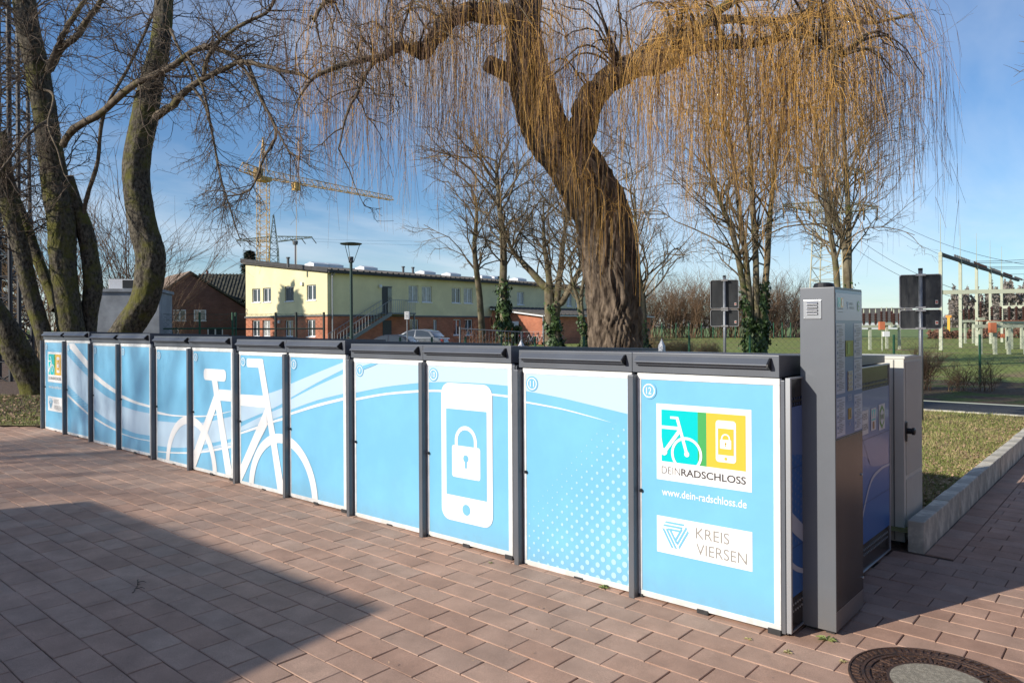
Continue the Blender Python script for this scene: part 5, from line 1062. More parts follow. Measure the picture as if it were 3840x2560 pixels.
# lawn fence right across the middle distance
fl = fence('low green wire mesh fence along the far side of the path', [(-14.21, 9.52, 0.13), (-13.55, 10.09, 0.13), (-12.78, 10.62, 0.13), (-12.04, 11.27, 0.13), (-11.28, 11.79, 0.13), (-10.21, 12.58, 0.13), (-9.06, 13.44, 0.13), (-7.96, 14.26, 0.13), (-6.65, 15.13, 0.13), (-5.25, 16.08, 0.13), (-3.65, 17.19, 0.13), (-1.89, 18.19, 0.13), (-0.19, 19.27, 0.13)], 1.28, True, .16)
p = np.array((-3.65, 17.19, 0.13)) - np.array(fl.location)
for sgn in (-1, 1): MB().rod(p + [0, 0, .75], p + np.array([*(rt * sgn * .75), 0]), .022, .022, 6).build('brace', M_fgr, fl)
fence('tall green fence posts with barbed wire in front of the brick house', [(-25.88, 8.01, 0.13), (-25.17, 9.29, 0.13), (-24.72, 10.34, 0.13), (-24.82, 10.52, 0.13)], 2.15, True, .18, rail=1.55, r=.04, barb=True, wire_r=.003)
fence('black fence posts with barbed wire in front of the yellow gable', [(-24.91, 10.57, 0.13), (-23.94, 11.67, 0.13), (-23.35, 12.19, 0.13), (-22.55, 12.88, 0.13)], 2.15, True, .18, M_fbl, rail=1.52, r=.045, barb=True, wire_r=.003)
fence('row of thin green posts along the thicket at the far lawn edge', [(-48.11, 72.09, 0.13), (-45.02, 74.76, 0.13), (-43.68, 75.92, 0.13), (-42.39, 77.04, 0.13), (-41.22, 78.05, 0.13), (-40.08, 79.04, 0.13), (-39.01, 79.96, 0.13), (-36.99, 81.71, 0.13), (-33.49, 84.74, 0.13), (-32.71, 85.42, 0.13), (-31.93, 86.09, 0.13), (-30.35, 87.46, 0.13)], 1.9, False, r=.06)
gt = thing('fence_gate', 'small grey wire gate by the ivy tree', 'gate', (-14.73, 12.37, 0.13), R(40.87))
MB().rod((0, 0, 0), (0, 0, 1.55), .03, .03, 8).rod((1.9, 0, 0), (1.9, 0, 1.4), .03, .03, 8).rod((0, 0, 1.5), (1.9, 0, 1.38), .02, .02, 6).rod((0, 0, .15), (1.9, 0, .15), .02, .02, 6).build('gate_frame', M_stg, gt)
q = MB()
for i in range(18): q.rod((.1 * i + .1, 0, .15), (.1 * i + .1, 0, 1.42), .005, .005, 4)
tag(q.build('gate_bars', M_stg, gt), kind='stuff')
def road_sign(label, base, w, hu_, hl, zt, yaw, stick):
    t = thing('road_sign', label, 'sign', base, yaw, 'road signs seen from behind')
    MB().rod((0, 0, -.05), (0, 0, zt), .032, .032, 14).build('pole', M_pole, t, smooth=True); MB().rod((0, 0, zt), (0, 0, zt + .035), .034, .034, 14).build('pole_cap', M_black, t)
    for z0, z1 in ((zt - .06 - hu_, zt - .06), (zt - .08 - hu_ - hl, zt - .08 - hu_)):
        pl_ = MB().prism([(x, z) for x, z in rrect(-w / 2, z0, w / 2, z1, .04)], .040, .043, 1).build('sign_plate', M_sback, t)
        A, B_ = rrect(-w / 2, z0, w / 2, z1, .04), rrect(-w / 2 + .012, z0 + .012, w / 2 - .012, z1 - .012, .03); n = len(A); q = MB()
        vs = [(x, .020, z) for x, z in A] + [(x, .020, z) for x, z in B_] + [(x, .046, z) for x, z in A] + [(x, .0395, z) for x, z in B_]
        q.add(vs, [(i, (i + 1) % n, n + (i + 1) % n, n + i) for i in range(n)] + [(i, (i + 1) % n, 2 * n + (i + 1) % n, 2 * n + i) for i in range(n)] + [(n + i, n + (i + 1) % n, 3 * n + (i + 1) % n, 3 * n + i) for i in range(n)]); q.build('rim', M_srim, pl_)
        for zz in (z0 + .012, z1 - .012): MB().box((-.07, -.037, zz - .016), (.07, .0385, zz + .016)).build('clamp', M_srim, pl_)
        MB().box((w / 2 - .09, .034, z0 + .07), (w / 2 - .05, .0395, z0 + .13)).build('sticker', mat('sticker_white', (.7, .68, .66), .5), pl_); MB().box((w / 2 - .085, .032, z0 + .085), (w / 2 - .055, .0338, z0 + .115)).build('sticker_print', mat('sticker_red', (.5, .09, .05), .5), pl_)
road_sign('dark back of two stacked road signs in front of the ivy stems', (-5.62, 11.40, 0.13), .60, .63, .37, 2.60, R(40.87 - 14), 0)
road_sign('grey back of two stacked road signs beside the substation', (-1.32, 9.29, 0.13), .60, .545, .31, 2.40, R(40.87 - 22), 1)
ns = thing('notice_sign', 'small white notice board on a thin pole by the parked car', 'sign', (-18.24, 13.30, 0.13), R(40.87))
MB().rod((0, 0, 0), (0, 0, 2.0), .02, .02, 8).build('pole', M_pole, ns); MB().box((-.09, -.03, 1.83), (.09, -.021, 2.10)).build('board', M_wfr, ns)
q = MB()
for i, w in enumerate((.10, .0, .11, .08, .11)):
    if w: q.box((-w / 2, -.0325, 2.05 - .04 * i), (w / 2, -.0305, 2.065 - .04 * i))
q.build('notice_lines', M_cor, ns)
lm = thing('street_lamp', 'dark green street lamp with a flat round shade before the yellow building', 'street lamp', (-18.89, 11.41, 0.13))
M_lg = mat('lamp_green', (.020, .050, .042), .45)
zt = 3.72
MB().rod((0, 0, 0), (0, 0, zt), .060, .048, 14).rod((0, 0, zt), (0, 0, zt + .03), .075, .075, 14).build('pole', M_lg, lm, smooth=False)
MB().lathe((0, 0, zt + .03), [(.085, 0), (.085, .02), (.07, .03), (.085, .04), (.07, .06), (.085, .07), (.07, .09), (.085, .10), (.07, .12), (.085, .13), (.08, .17)], 16).build('lantern', M_cor, lm)
for a in (0, 120, 240): MB().rod((.085 * math.cos(R(a + 40)), .085 * math.sin(R(a + 40)), zt + .02), (.30 * math.cos(R(a + 40)), .30 * math.sin(R(a + 40)), zt + .62), .011, .011, 6).build('shade_arm', M_lg, lm)
MB().lathe((0, 0, zt + .61), [(.33, 0), (.365, .02), (.365, .035), (.2, .06), (.02, .075)], 28).build('lamp_shade', M_lg, lm)
for pxx, dd_ in ((1566, 20.9), (1955, 20.7), (2481, 20.4)):      # white marker posts by the fence
    base = {1566: (-14.14, 10.10, 0.13), 1955: (-11.82, 11.85, 0.13), 2481: (-8.72, 14.13, 0.13)}[pxx]
    mk = thing('marker_post', {1566: 'white pyramid-topped marker post in front of the parked car', 1955: 'white pyramid-topped marker post in front of the bicycles', 2481: 'white pyramid-topped marker post by the clipped hedge'}[pxx], 'marker post', base, 0, 'white marker posts along the fence')
    MB().box((-.073, -.073, 0), (.073, .073, .979)).build('post', M_wfr, mk); MB().add([(-.075, -.075, .98), (.075, -.075, .98), (.075, .075, .98), (-.075, .075, .98), (0, 0, 1.20)], [(0, 1, 4), (1, 2, 4), (2, 3, 4), (3, 0, 4), (3, 2, 1, 0)]).build('pyramid_cap', M_wfr, mk)

# ------------------------------------------------------------------ cars and bicycles by the building
def car(name, label, loc, rz, paint, sx=1.0):
    t = thing(name, label, 'car', loc, rz, 'parked cars')
    prof = [(-2.05, .45), (-2.02, .80), (-1.85, .98), (-1.30, 1.03), (-.55, 1.05), (.9, 1.02), (1.75, .98), (2.0, .85), (2.05, .45)]
    low = [(-2.03, .28), (2.03, .28)]
    body = [(x * sx, z) for x, z in [(-2.03, .30), (2.0, .30), (2.06, .50), (2.02, .78), (1.88, .93), (1.35, 1.00), (-.70, 1.00), (-1.35, .93), (-1.85, .80), (-2.04, .60)]]
    MB().prism(body, -.82, .82, 1).build('body', paint, t, bevel=.07, seg=3, smooth=True)
    cabp = [(1.62 * sx, .98), (-1.05 * sx, .98), (-.35 * sx, 1.36), (.05 * sx, 1.46), (.75 * sx, 1.47), (1.25 * sx, 1.36)]
    n = len(cabp); vs = [(x, -.78 + (z - .98) * .34, z) for x, z in cabp] + [(x, .78 - (z - .98) * .34, z) for x, z in cabp]
    cabin = MB().add(vs, [tuple(range(n)), tuple(range(2 * n - 1, n - 1, -1))] + [(i, n + i, n + (i + 1) % n, (i + 1) % n) for i in range(n)]).build('cabin', paint, t, bevel=.04, seg=2, smooth=True)
    for s_ in (-1, 1):
        for poly in ([(-.72, 1.03), (-.22, 1.36), (.22, 1.41), (.22, 1.03)], [(.30, 1.03), (.30, 1.41), (.72, 1.40), (1.12, 1.30), (1.38, 1.03)]):
            MB().add([(x * sx, s_ * (.787 - (z - .98) * .34), z) for x, z in poly], [tuple(range(len(poly)))]).build('side_window', M_gls, cabin)
    MB().add([(-.98 * sx - .01, -.68, 1.02), (-.98 * sx - .01, .68, 1.02), (-.34 * sx - .02, .58, 1.355), (-.34 * sx - .02, -.58, 1.355)], [(0, 1, 2, 3)]).build('windscreen', M_gls, cabin)
    MB().add([(1.56 * sx + .01, -.66, 1.03), (1.56 * sx + .01, .66, 1.03), (1.27 * sx + .01, .60, 1.33), (1.27 * sx + .01, -.60, 1.33)], [(0, 1, 2, 3)]).build('rear_window', M_gls, cabin)
    for wx in (-1.28 * sx, 1.28 * sx):
        for wy in (-.74, .74):
            w = MB().rod((wx, wy - .1, .31), (wx, wy + .1, .31), .31, .31, 20).build('wheel', M_rub, t); MB().rod((wx, wy - .105, .31), (wx, wy + .105, .31), .19, .19, 14).build('rim', M_zinc, w)
    for wy in (-.6, .6): MB().box((-2.07 * sx, wy - .17, .62), (-1.9 * sx, wy + .17, .76)).build('headlight', M_srim, t); MB().box((1.9 * sx, wy - .15, .68), (2.06 * sx, wy + .15, .86)).build('tail_light', mat('tail_red', (.35, .02, .02), .3), t)
    return t
car('parked_car', 'silver parked hatchback in front of the outside stair', (-33.04, 26.94, 0.10), R(40.87 - 18), mat('car_silver', (.15, .165, .185), .3, .4, coat=.8))
car('parked_car', 'dark parked car mostly hidden behind the lockers', (-31.23, 23.22, -0.18), R(40.87 - 10), mat('car_dark', (.03, .033, .04), .25, .3, coat=.8))
def bicycle(label, loc, rz, paint):
    t = thing('bicycle', label, 'bicycle', loc, rz, 'bicycles parked against the brick annex'); mb = MB()
    for wx in (-.52, .52):
        T = Tubes(); th = np.linspace(0, 2 * math.pi, 25); T.add(np.stack([wx + .33 * np.cos(th), 0 * th, .34 + .33 * np.sin(th)], 1), .022, 5); w = T.mesh('wheel', M_black, t)
        sp_ = MB()
        for i in range(8): sp_.rod((wx, 0, .34), (wx + .32 * math.cos(i * .785), 0, .34 + .32 * math.sin(i * .785)), .004, .004, 3)
        sp_.build('spokes', M_zinc, w)
    J = dict(bb=(-.06, 0, .32), st=(-.20, 0, .82), hd=(.36, 0, .86), rw=(-.52, 0, .34), fw=(.52, 0, .34), hb=(.33, 0, 1.02))
    for a, c in (('bb', 'st'), ('st', 'hd'), ('bb', 'hd'), ('bb', 'rw'), ('st', 'rw'), ('hb', 'fw')): mb.rod(J[a], J[c], .02, .02, 6)
    mb.build('frame', paint, t); MB().box((-.34, -.07, .90), (-.10, .07, .95)).rod((-.20, 0, .82), (-.22, 0, .91), .015, .015, 6).build('saddle', M_black, t)
    MB().rod((.33, -.28, 1.05), (.33, .28, 1.05), .014, .014, 6).rod((.33, 0, 1.0), (.33, 0, 1.05), .014, .014, 6).build('handlebar', M_zinc, t)
for (loc, rz, c_, lab) in (((-35.49, 39.37, 0.25), 70, (.05, .05, .05), 'black bicycle leftmost in the row by the annex'), ((-35.22, 39.60, 0.25), 78, (.30, .03, .03), 'red bicycle second in the row by the annex'), ((-34.96, 39.83, 0.25), 66, (.06, .06, .07), 'dark bicycle third in the row by the annex'), ((-34.69, 40.07, 0.25), 74, (.5, .5, .52), 'silver bicycle fourth in the row by the annex'), ((-34.44, 40.28, 0.25), 68, (.04, .06, .12), 'navy bicycle fifth in the row by the annex'), ((-34.18, 40.51, 0.25), 76, (.6, .58, .55), 'white bicycle rightmost in the row by the annex')):
    bicycle(lab, loc, R(40.87 + rz - 30), mat('bike_paint', c_, .35))
# ------------------------------------------------------------------ steelwork: crane, pylons, mast
def lattice(par, name, p, q, w0, w1, bays, r, m, diag=None, n=4):
    """square lattice tower or boom from p to q"""
    p, q = np.array(p, float), np.array(q, float); d = norm(q - p); u = np.array([0, 0, 1.]) if abs(d[2]) < .9 else np.array([rt[0], rt[1], 0.]); a = norm(np.cross(d, u)); b_ = np.cross(d, a); T = Tubes(); diag = diag or r * .55
    cs = [(1, 1), (-1, 1), (-1, -1), (1, -1)][:n] if n == 4 else [(0, -1), (1, .8), (-1, .8)]
    nod = [[p + (q - p) * k_ / bays + (a * sx_ + b_ * sy_) * (w0 + (w1 - w0) * k_ / bays) / 2 for sx_, sy_ in cs] for k_ in range(bays + 1)]
    for i in range(n): T.add([nod[0][i], nod[-1][i]], r, 4)
    for k_ in range(bays):
        for i in range(n):
            j = (i + 1) % n; x, y = (i, j) if k_ % 2 else (j, i); T.add([nod[k_][x], nod[k_ + 1][y]], diag, 3); T.add([nod[k_ + 1][i], nod[k_ + 1][j]], diag, 3)
    return T.mesh(name, m, par)
M_crn = mat('crane_yellow', (.70, .44, .13), .55, var=.2, scale=.5); M_pyl = mat('pylon_green', (.10, .13, .12), .7); M_cream = mat('pylon_cream', (.44, .43, .33), .7); M_mast = mat('mast_dark', (.035, .037, .042), .6)
cr_ = thing('tower_crane', 'yellow tower crane rising behind the yellow building', 'crane', (-98.19, 55.20, 0.00)); o0 = np.array(cr_.location); L3 = lambda p: np.array(p) - o0
top = L3((-98.09, 55.29, 23.83)); lattice(cr_, 'mast', (0, 0, 0), top, 1.42, 1.42, 26, .065, M_crn, .038)
tip = L3((-102.35, 83.34, 24.36)); lattice(cr_, 'jib', top + [0, 0, .6], tip + [0, 0, .5], 1.3, .8, 30, .06, M_crn, .032, 3)
lattice(cr_, 'counter_jib', top + [0, 0, .6], top + (top - tip) * .13 * [1, 1, 0] + [0, 0, 1.0], 1.3, 1.3, 4, .085, M_crn, .045, 3)
MB().box(top - [.9, .9, .5], top + [.9, .9, .1]).build('slewing_ring', M_crn, cr_); MB().box(top + [-.5, -1.3, -.2], top + [.5, -.3, 1.3]).build('cab', mat('cab_glass', (.30, .20, .08), .4), cr_)
T = Tubes(); apex = top + [0, 0, 6.0]
for c_ in ((.5, .5), (-.5, .5), (.5, -.5), (-.5, -.5)): T.add([top + [c_[0], c_[1], .5], apex], .07, 4)
T.add([apex, top + (tip - top) * .66 + [0, 0, 1]], .035, 3); T.add([apex, top + (top - tip) * .12 * [1, 1, 0] + [0, 0, 1]], .035, 3); T.mesh('tie_frame', M_crn, cr_)
tr_ = top + (tip - top) * .22; MB().box(tr_ - [.5, .5, 1.0], tr_ + [.5, .5, .2]).rod(tr_ - [0, 0, 1], tr_ - [0, 0, 15], .035, .035, 4).build('trolley', M_crn, cr_)
def pylon(label, base, h, w0, wt, arms, m, yaw, r=.11):
    t = thing('power_pylon', label, 'pylon', base, yaw, 'lattice power pylons'); z1 = h * .72
    lattice(t, 'tower', (0, 0, 0), (0, 0, z1), w0, wt, 13, r, m, r * .5); lattice(t, 'peak', (0, 0, z1), (0, 0, h), wt, .15, 6, r * .7, m, r * .4)
    for z, a in arms:
        for s_ in (-1, 1): lattice(t, 'cross_arm', (s_ * wt * .4, 0, z), (s_ * a, 0, z + .1), 1.1, .15, 7, r * .6, m, r * .4)
        for s_ in (-1, 1):
            for f_ in (.45, .72, 1.0): MB().rod((s_ * a * f_, 0, z), (s_ * a * f_ + .5, .8, z - 1.1), .09, .09, 5).build('insulator', M_cor, t)
    return t
pylon('grey-green lattice pylon with one long cross arm behind the crane', (-132.79, 78.16, 0.00), 24.5, 2.6, 1.6, ((19.6, 8.6),), M_pyl, R(40.87 - 15), .10)
pylon('cream lattice pylon partly veiled by the right-hand willow twigs', (-23.25, 73.77, 0.10), 22, 3.6, 2.3, ((13.4, 5.2), (17.0, 3.8)), M_cream, R(40.87 + 10), .08)
ms = thing('lattice_mast', 'dark steel lattice mast behind the poplars at the left edge', 'mast', (-24.17, 2.88, 0.13)); lattice(ms, 'tower', (0, 0, 0), (0, 0, 16), 1.0, .75, 26, .055, M_mast, .028)
q = MB(); q.rod((.62, 0, 0), (.62, 0, 16), .035, .035, 6).rod((.95, .1, 0), (.95, .1, 14), .06, .06, 6); q.build('cable_tray', M_mast, ms)
wm = thing('whip_antenna', 'slim rust-coloured antenna mast behind the yellow building roof', 'antenna', (-68.36, 41.35, 0.13)); MB().rod((0, 0, 0), (0, 0, 10.6), .09, .07, 8).build('pole', mat('rusty_pole', (.20, .13, .11), .7), wm); MB().rod((0, 0, 10.5), (0, 0, 10.9), .25, .3, 10).build('head', M_cor, wm)
# overhead wires
T = Tubes()
for (a, c, sag) in (((-138.87, 72.90, 20.66), (-126.59, 17.41, 10.24), 2.), ((-136.68, 74.79, 20.75), (-126.60, 17.40, 8.09), 2.), ((-126.96, 83.21, 19.12), (-153.53, 298.25, 46.73), 4.), ((-128.17, 82.16, 19.67), (-153.51, 298.26, 49.68), 4.), ((-24.58, 72.62, 13.18), (-8.16, 48.47, 3.41), 1.0), ((-23.97, 73.15, 13.71), (-7.66, 48.90, 3.74), 1.), ((-20.72, 75.95, 13.42), (-4.40, 57.01, 4.42), 1.2), ((-21.53, 75.25, 14.76), (-4.40, 57.02, 5.50), 1.2), ((-8.29, 56.29, 6.05), (-3.96, 70.62, 7.11), .1), ((-8.29, 56.29, 5.96), (-3.96, 70.62, 6.85), .1), ((-8.14, 61.71, 5.98), (-4.15, 73.10, 6.62), .1), ((-8.14, 61.71, 5.88), (-4.15, 73.10, 6.45), .1), ((-7.86, 67.25, 5.68), (-4.52, 78.07, 6.35), .1)):
    a, c = np.array(a), np.array(c); T.add([a + (c - a) * u - np.array([0, 0, sag * 4 * u * (1 - u)]) for u in np.linspace(0, 1, 17)], .018, 3)
pw = tag(T.mesh('power_lines', M_mast), 'thin dark overhead power lines strung between pylons and substation', 'power lines')
pw['kind'] = 'stuff'
# ------------------------------------------------------------------ substation
M_sub = mat('substation_green', (.44, .47, .36), .6, var=.1, scale=1); M_ins = mat('insulator_brown', (.060, .028, .022), .35); M_org = mat('orange_box', (.55, .17, .08), .6)
sb = thing('busbar_portal', 'long pale green portal of five columns carrying insulator strings', 'substation portal', (-8.28, 46.65, 0.13)); o0 = np.array(sb.location)
ct = [L_ for L_ in ((-8.28, 46.65, 6.00), (-8.34, 52.91, 6.00), (-8.40, 59.16, 6.00), (-8.45, 65.40, 6.00), (-8.51, 71.58, 6.00))]
for c_ in ct:
    c_ = np.array(c_) - o0; co = MB().box((c_[0] - .09, c_[1] - .09, 0), (c_[0] + .09, c_[1] + .09, c_[2])).build('column', M_sub, sb); MB().rod((c_[0], c_[1], c_[2]), (c_[0], c_[1], c_[2] + 2.3), .025, .012, 5).build('lightning_rod', M_sub, co)
e0, e1 = np.array(ct[0]) - o0, np.array(ct[-1]) - o0; ext = e1 + (e1 - e0) * .45
MB().bar(e0 + [0, 0, -.12], ext + [0, 0, -.12], .15, .2).build('beam', M_fas, sb)
for g_ in range(5):
    for k_ in range(9):
        u = .12 + .20 * g_ + .018 * k_; p_ = e0 + (ext - e0) * u
        MB().lathe((p_[0] + .02, p_[1], p_[2] - .03), [(.03, 0), (.075, .05), (.03, .09), (.075, .14), (.03, .20)], 6).build('insulator', M_ins if g_ % 2 else M_cor, sb)
MB().bar(np.array((-8.21, 46.71, 3.59)) - o0, np.array((-2.52, 49.12, 3.59)) - o0, .14, .24).build('cross_beam', M_sub, sb)
MB().bar(np.array((-8.40, 70.75, 3.10)) - o0, np.array((-4.63, 70.04, 3.10)) - o0, .14, .24).build('cross_beam', M_sub, sb)
for px_ in ((-6.69, 47.36, 3.40), (-4.49, 48.34, 3.40)): p_ = np.array(px_) - o0; MB().rod(p_ + [-.18, 0, 0], p_ + [.1, 0, -.42], .07, .07, 8).build('post_insulator', M_black, sb)
def breaker(label, base, n, w, h, ins, legs=2):
    t = thing('switchgear_stand', label, 'switchgear', base, R(40.87), 'substation switchgear on legs')
    for i in range(legs):
        x = -w / 2 + w * (i + .5) / legs; MB().box((x - .07, -.07, 0), (x + .07, .07, h)).build('leg', M_sub, t)
    MB().box((-w / 2, -.15, h), (w / 2, .15, h + .18)).build('crossbeam', M_sub, t)
    for i in range(n):
        x = -w / 2 + w * (i + .5) / n; MB().lathe((x, 0, h + .18), [(.05, 0)] + [(.05 + (.06 if k_ % 2 else 0), ins * (k_ + 1) / 14) for k_ in range(12)] + [(.05, ins)], 8).build('insulator', M_ins, t); MB().rod((x, 0, h + .18 + ins), (x, 0, h + .42 + ins), .04, .03, 6).build('terminal_cap', M_sub, t)
    return t
for a in (('left group of three brown insulators beside the terminal', (-11.88, 45.26, 0.13), 3, 1.1, 1.35, .75, 1), ('group of brown insulators left of the grey sign backs', (-11.64, 48.10, 0.13), 3, 1.0, 1.5, .75, 1), ('brown insulators just behind the grey sign backs', (-10.77, 47.54, 0.13), 3, 1.0, 1.35, .75, 1), ('brown insulator trio between the first two portal columns', (-9.92, 65.46, 0.13), 3, 1.3, 1.7, .9, 2),
          ('brown insulator trio right of the orange box', (-5.78, 50.53, 0.13), 3, 1.6, 1.55, .9, 2), ('right-hand insulator pair at the picture edge', (-5.04, 51.18, 0.13), 3, 1.3, 1.55, .9, 2), ('single tall insulator stand behind the third column', (-7.42, 54.40, 0.13), 1, .4, 1.8, 1.1, 1)): breaker(*a)
bp = thing('busbar_support', 'low pale green support frame with an orange control box', 'switchgear', (-4.84, 40.77, 0.13), R(40.87))
for x in (-.6, .15, .85, 1.7): MB().box((x - .07, -.07, 0), (x + .07, .07, 1.35)).build('leg', M_sub, bp)
MB().box((-.95, -.1, 1.351), (2.1, .1, 1.52)).build('crossbeam', M_sub, bp); MB().rod((-.9, -.12, 1.72), (2.1, -.12, 1.70), .02, .02, 6).build('operating_rod', M_org, bp); MB().box((-.28, -.30, 1.10), (.05, -.11, 1.62)).build('control_box', M_org, bp, bevel=.01, seg=1); MB().box((.35, -.2, .85), (.52, -.1, 1.05)).build('control_box', M_org, bp)
ob = thing('control_box', 'orange control box on a post beside the left insulators', 'switchgear', (-10.75, 43.59, 0.13), R(40.87)); MB().rod((0, 0, 0), (0, 0, 1.2), .04, .04, 8).build('leg', M_sub, ob); MB().box((-.18, -.12, 1.25), (.12, .1, 1.72)).build('box', M_org, ob); MB().box((.0, -.2, .85), (.35, -.05, 1.15)).build('meter_box', M_wfr, ob)
yp = thing('gas_marker', 'yellow gas pipeline marker post in the far field', 'marker post', (-18.56, 104.27, 0.13)); MB().box((-.15, -.12, 0), (.15, .12, 2.4)).build('post', mat('marker_yellow', (.62, .36, .03), .6), yp); MB().box((-.32, -.12, 2.401), (.32, .12, 2.7)).build('cap', mat('marker_orange', (.6, .25, .03), .6), yp)

# ------------------------------------------------------------------ planting, far woods, litter
def clump(name, label, base, n, h, w, d, r, m, kids=(5, 3), cat='shrub', group=None, spread=.5, lean=.35, kind=None):
    """bare many-stemmed shrub"""
    t = thing(name, label, cat, base, 0, group); T = Tubes()
    for _ in range(n):
        a = rng.uniform(-.5, .5, 2); p = np.array([*(rt * a[0] * w + fw * a[1] * d), 0.0]); dr = norm(np.array([*(rt * rng.normal(0, lean) + fw * rng.normal(0, lean)), 1.0]))
        grow(T, p, dr, h * rng.uniform(.55, 1.05), r * rng.uniform(.6, 1.2), 0, .0, .12, kids, spread, 5, (3, 3, 3))
    T.mesh('stems', m, t); return t
M_br1 = mat('shrub_brown', (.20, .125, .075), .9, rand=('island', .3)); M_br2 = mat('shrub_tan', (.28, .19, .105), .9, rand=('island', .3)); M_dk = mat('shrub_dark', (.085, .060, .045), .9, rand=('island', .3))
for i, (b_, n_, h_, w_, lab) in enumerate((((-51.42, 77.16, 0.13), 80, 6.4, 9, 'brown bare thicket just left of the willow trunk'), ((-47.25, 82.09, 0.13), 115, 6.6, 9, 'brown bare thicket right of the willow trunk'), ((-43.52, 86.64, 0.13), 115, 6.4, 9, 'brown bare thicket behind the dark road sign'), ((-38.86, 89.35, 0.13), 105, 6.2, 9, 'brown bare thicket behind the four ivy stems'), ((-34.94, 91.42, 0.13), 110, 5.6, 7, 'rust-brown rounded bush left of the terminal'))):
    clump('thicket', lab, b_, n_, h_, w_, 6, .05, M_br1 if i < 4 else M_dk, (7, 4), 'thicket', 'bare thickets along the lawn', .55, .22)
for i, (b_, n_, h_, w_, lab) in enumerate((((-15.80, 26.00, 0.13), 60, .95, .9, 'clipped tan hedge block nearest the willow trunk'), ((-15.11, 26.59, 0.13), 70, .75, 1.2, 'clipped tan hedge block in the middle'), ((-14.65, 26.99, 0.13), 40, .80, .6, 'narrow clipped tan hedge block'), ((-14.46, 28.47, 0.13), 60, .70, .9, 'clipped tan hedge block left of the sign pole'))):
    clump('hedge', lab, b_, n_, h_, w_, .7, .012, M_br2, (7, 3), 'hedge', 'clipped hedge blocks on the lawn', .8, .3)
clump('shrub', 'low dark leafless shrub in front of the right-hand fence', (-1.72, 15.96, 0.13), 40, .60, 1.0, .6, .008, M_br1, (6, 4), 'shrub', 'bare shrubs on the verge', .8, .45)
clump('shrub', 'dark leafless shrub beside the electricity cabinet', (-2.65, 15.69, 0.13), 40, .85, .35, .4, .009, M_br1, (6, 4), 'shrub', 'bare shrubs on the verge', .8, .25)
clump('shrub', 'tall thin leafless shrub between the poplar trunks', (-31.95, 9.37, 0.13), 22, 6.5, 2.6, 2, .035, M_br1, (8, 5), 'shrub', 'bare shrubs behind the poplars', .5, .22)
clump('shrub', 'brown leafless shrub behind the left poplar stems', (-32.70, 6.08, 0.13), 26, 6.0, 3.5, 2, .035, M_br2, (8, 5), 'shrub', 'bare shrubs behind the poplars', .5, .22)
clump('shrub', 'low brown shrub mass behind the utility hut', (-49.34, 15.48, 0.13), 60, 3.6, 9, 3, .03, M_br1, (7, 4), 'shrub', 'bare shrubs behind the poplars', .6, .3)
clump('shrub', 'leafless beech shrub by the wire gate', (-15.01, 13.45, 0.13), 26, 1.3, .7, .5, .010, mat('beech_leaf', (.26, .12, .06), .8, rand=('island', .3)), (8, 3), 'shrub', None, .7, .3)
def conifer(label, base, h, r, n=2600, m=None):
    t = thing('conifer', label, 'tree', base, 0, 'conifers'); MB().rod((0, 0, 0), (0, 0, h), r * .09, .02, 8).build('trunk', M_bg, t)
    z = rng.uniform(.08, 1, n) ** .8; th = rng.uniform(0, 6.283, n); q = rng.uniform(.25, 1, n) ** .6; lay = 1 + .22 * np.sin(z * 46); R_ = r * (1 - z) * q * lay + .05
    c = np.stack([R_ * np.cos(th), R_ * np.sin(th), z * h - .22 * R_], 1); d = np.stack([np.cos(th), np.sin(th), np.full(n, -.35)], 1) + rng.normal(0, .25, (n, 3)); d /= np.linalg.norm(d, axis=1, keepdims=True)
    s = np.cross(d, [0, 0, 1.]) * .5; L = rng.uniform(.25, .6, n)[:, None] * r / 2.2
    V_ = np.stack([c, c + d * L * .6 + s * L * .5, c + d * L, c + d * L * .6 - s * L * .5], 1).reshape(-1, 3); fast_mesh('crown', V_, np.arange(4 * n).reshape(-1, 4), m or mat('spruce', (.022, .040, .024), .8, rand=('island', .5)), t, False); return t
conifer('dark spruce between the brick house and the yellow building', (-83.09, 44.46, 0.13), 11.2, 3.2, 5200)
gs = np.array([-math.cos(R(SUN_AZ)), -math.sin(R(SUN_AZ))])
gc = np.array((-49.359, 28.559)) + gs * 21
conifer('tall broad spruce outside the left edge, shading the yellow gable', (gc[0], gc[1], .13), 14.4, 6.0, 3600)
# distant tree belts and farm roofs on the horizon
def belt(name, label, px0, px1, d, h0, h1, n, m, seed):
    rs = np.random.default_rng(seed); t = thing(name, label, 'woods', (0, 0, 0)); t['kind'] = 'stuff'
    th = rs.uniform(0, 1, n); px = px0 + (px1 - px0) * th; dd = d * rs.uniform(.95, 1.06, n); x = (px - 1920) / 2797 * dd
    env = h0 + (h1 - h0) * (.5 + .3 * np.sin(th * 23 + seed) + .2 * np.sin(th * 57 + 2)); z = rs.uniform(0, 1, n) ** .8 * env
    c = np.stack([CAM3[0] + fw[0] * dd + rt[0] * x, CAM3[1] + fw[1] * dd + rt[1] * x, z], 1); s = d * .0030 * rs.uniform(.4, 1.2, n)[:, None]
    a = rs.normal(0, 1, (n, 3)); a /= np.linalg.norm(a, axis=1, keepdims=True); b_ = np.cross(a, rs.normal(0, 1, (n, 3))); b_ /= np.linalg.norm(b_, axis=1, keepdims=True)
    V_ = np.stack([c - a * s, c + b_ * s * .5, c + a * s, c - b_ * s * .5], 1).reshape(-1, 3); o = fast_mesh('far_trees', V_, np.arange(4 * n).reshape(-1, 4), m, t, False); return t
M_far1 = mat('far_wood', (.20, .19, .20), .95, rand=('island', .25)); M_far2 = mat('far_wood_brown_hazed', (.19, .165, .145), .95, rand=('island', .25))  # haze put into the colour: far trees paler and greyer
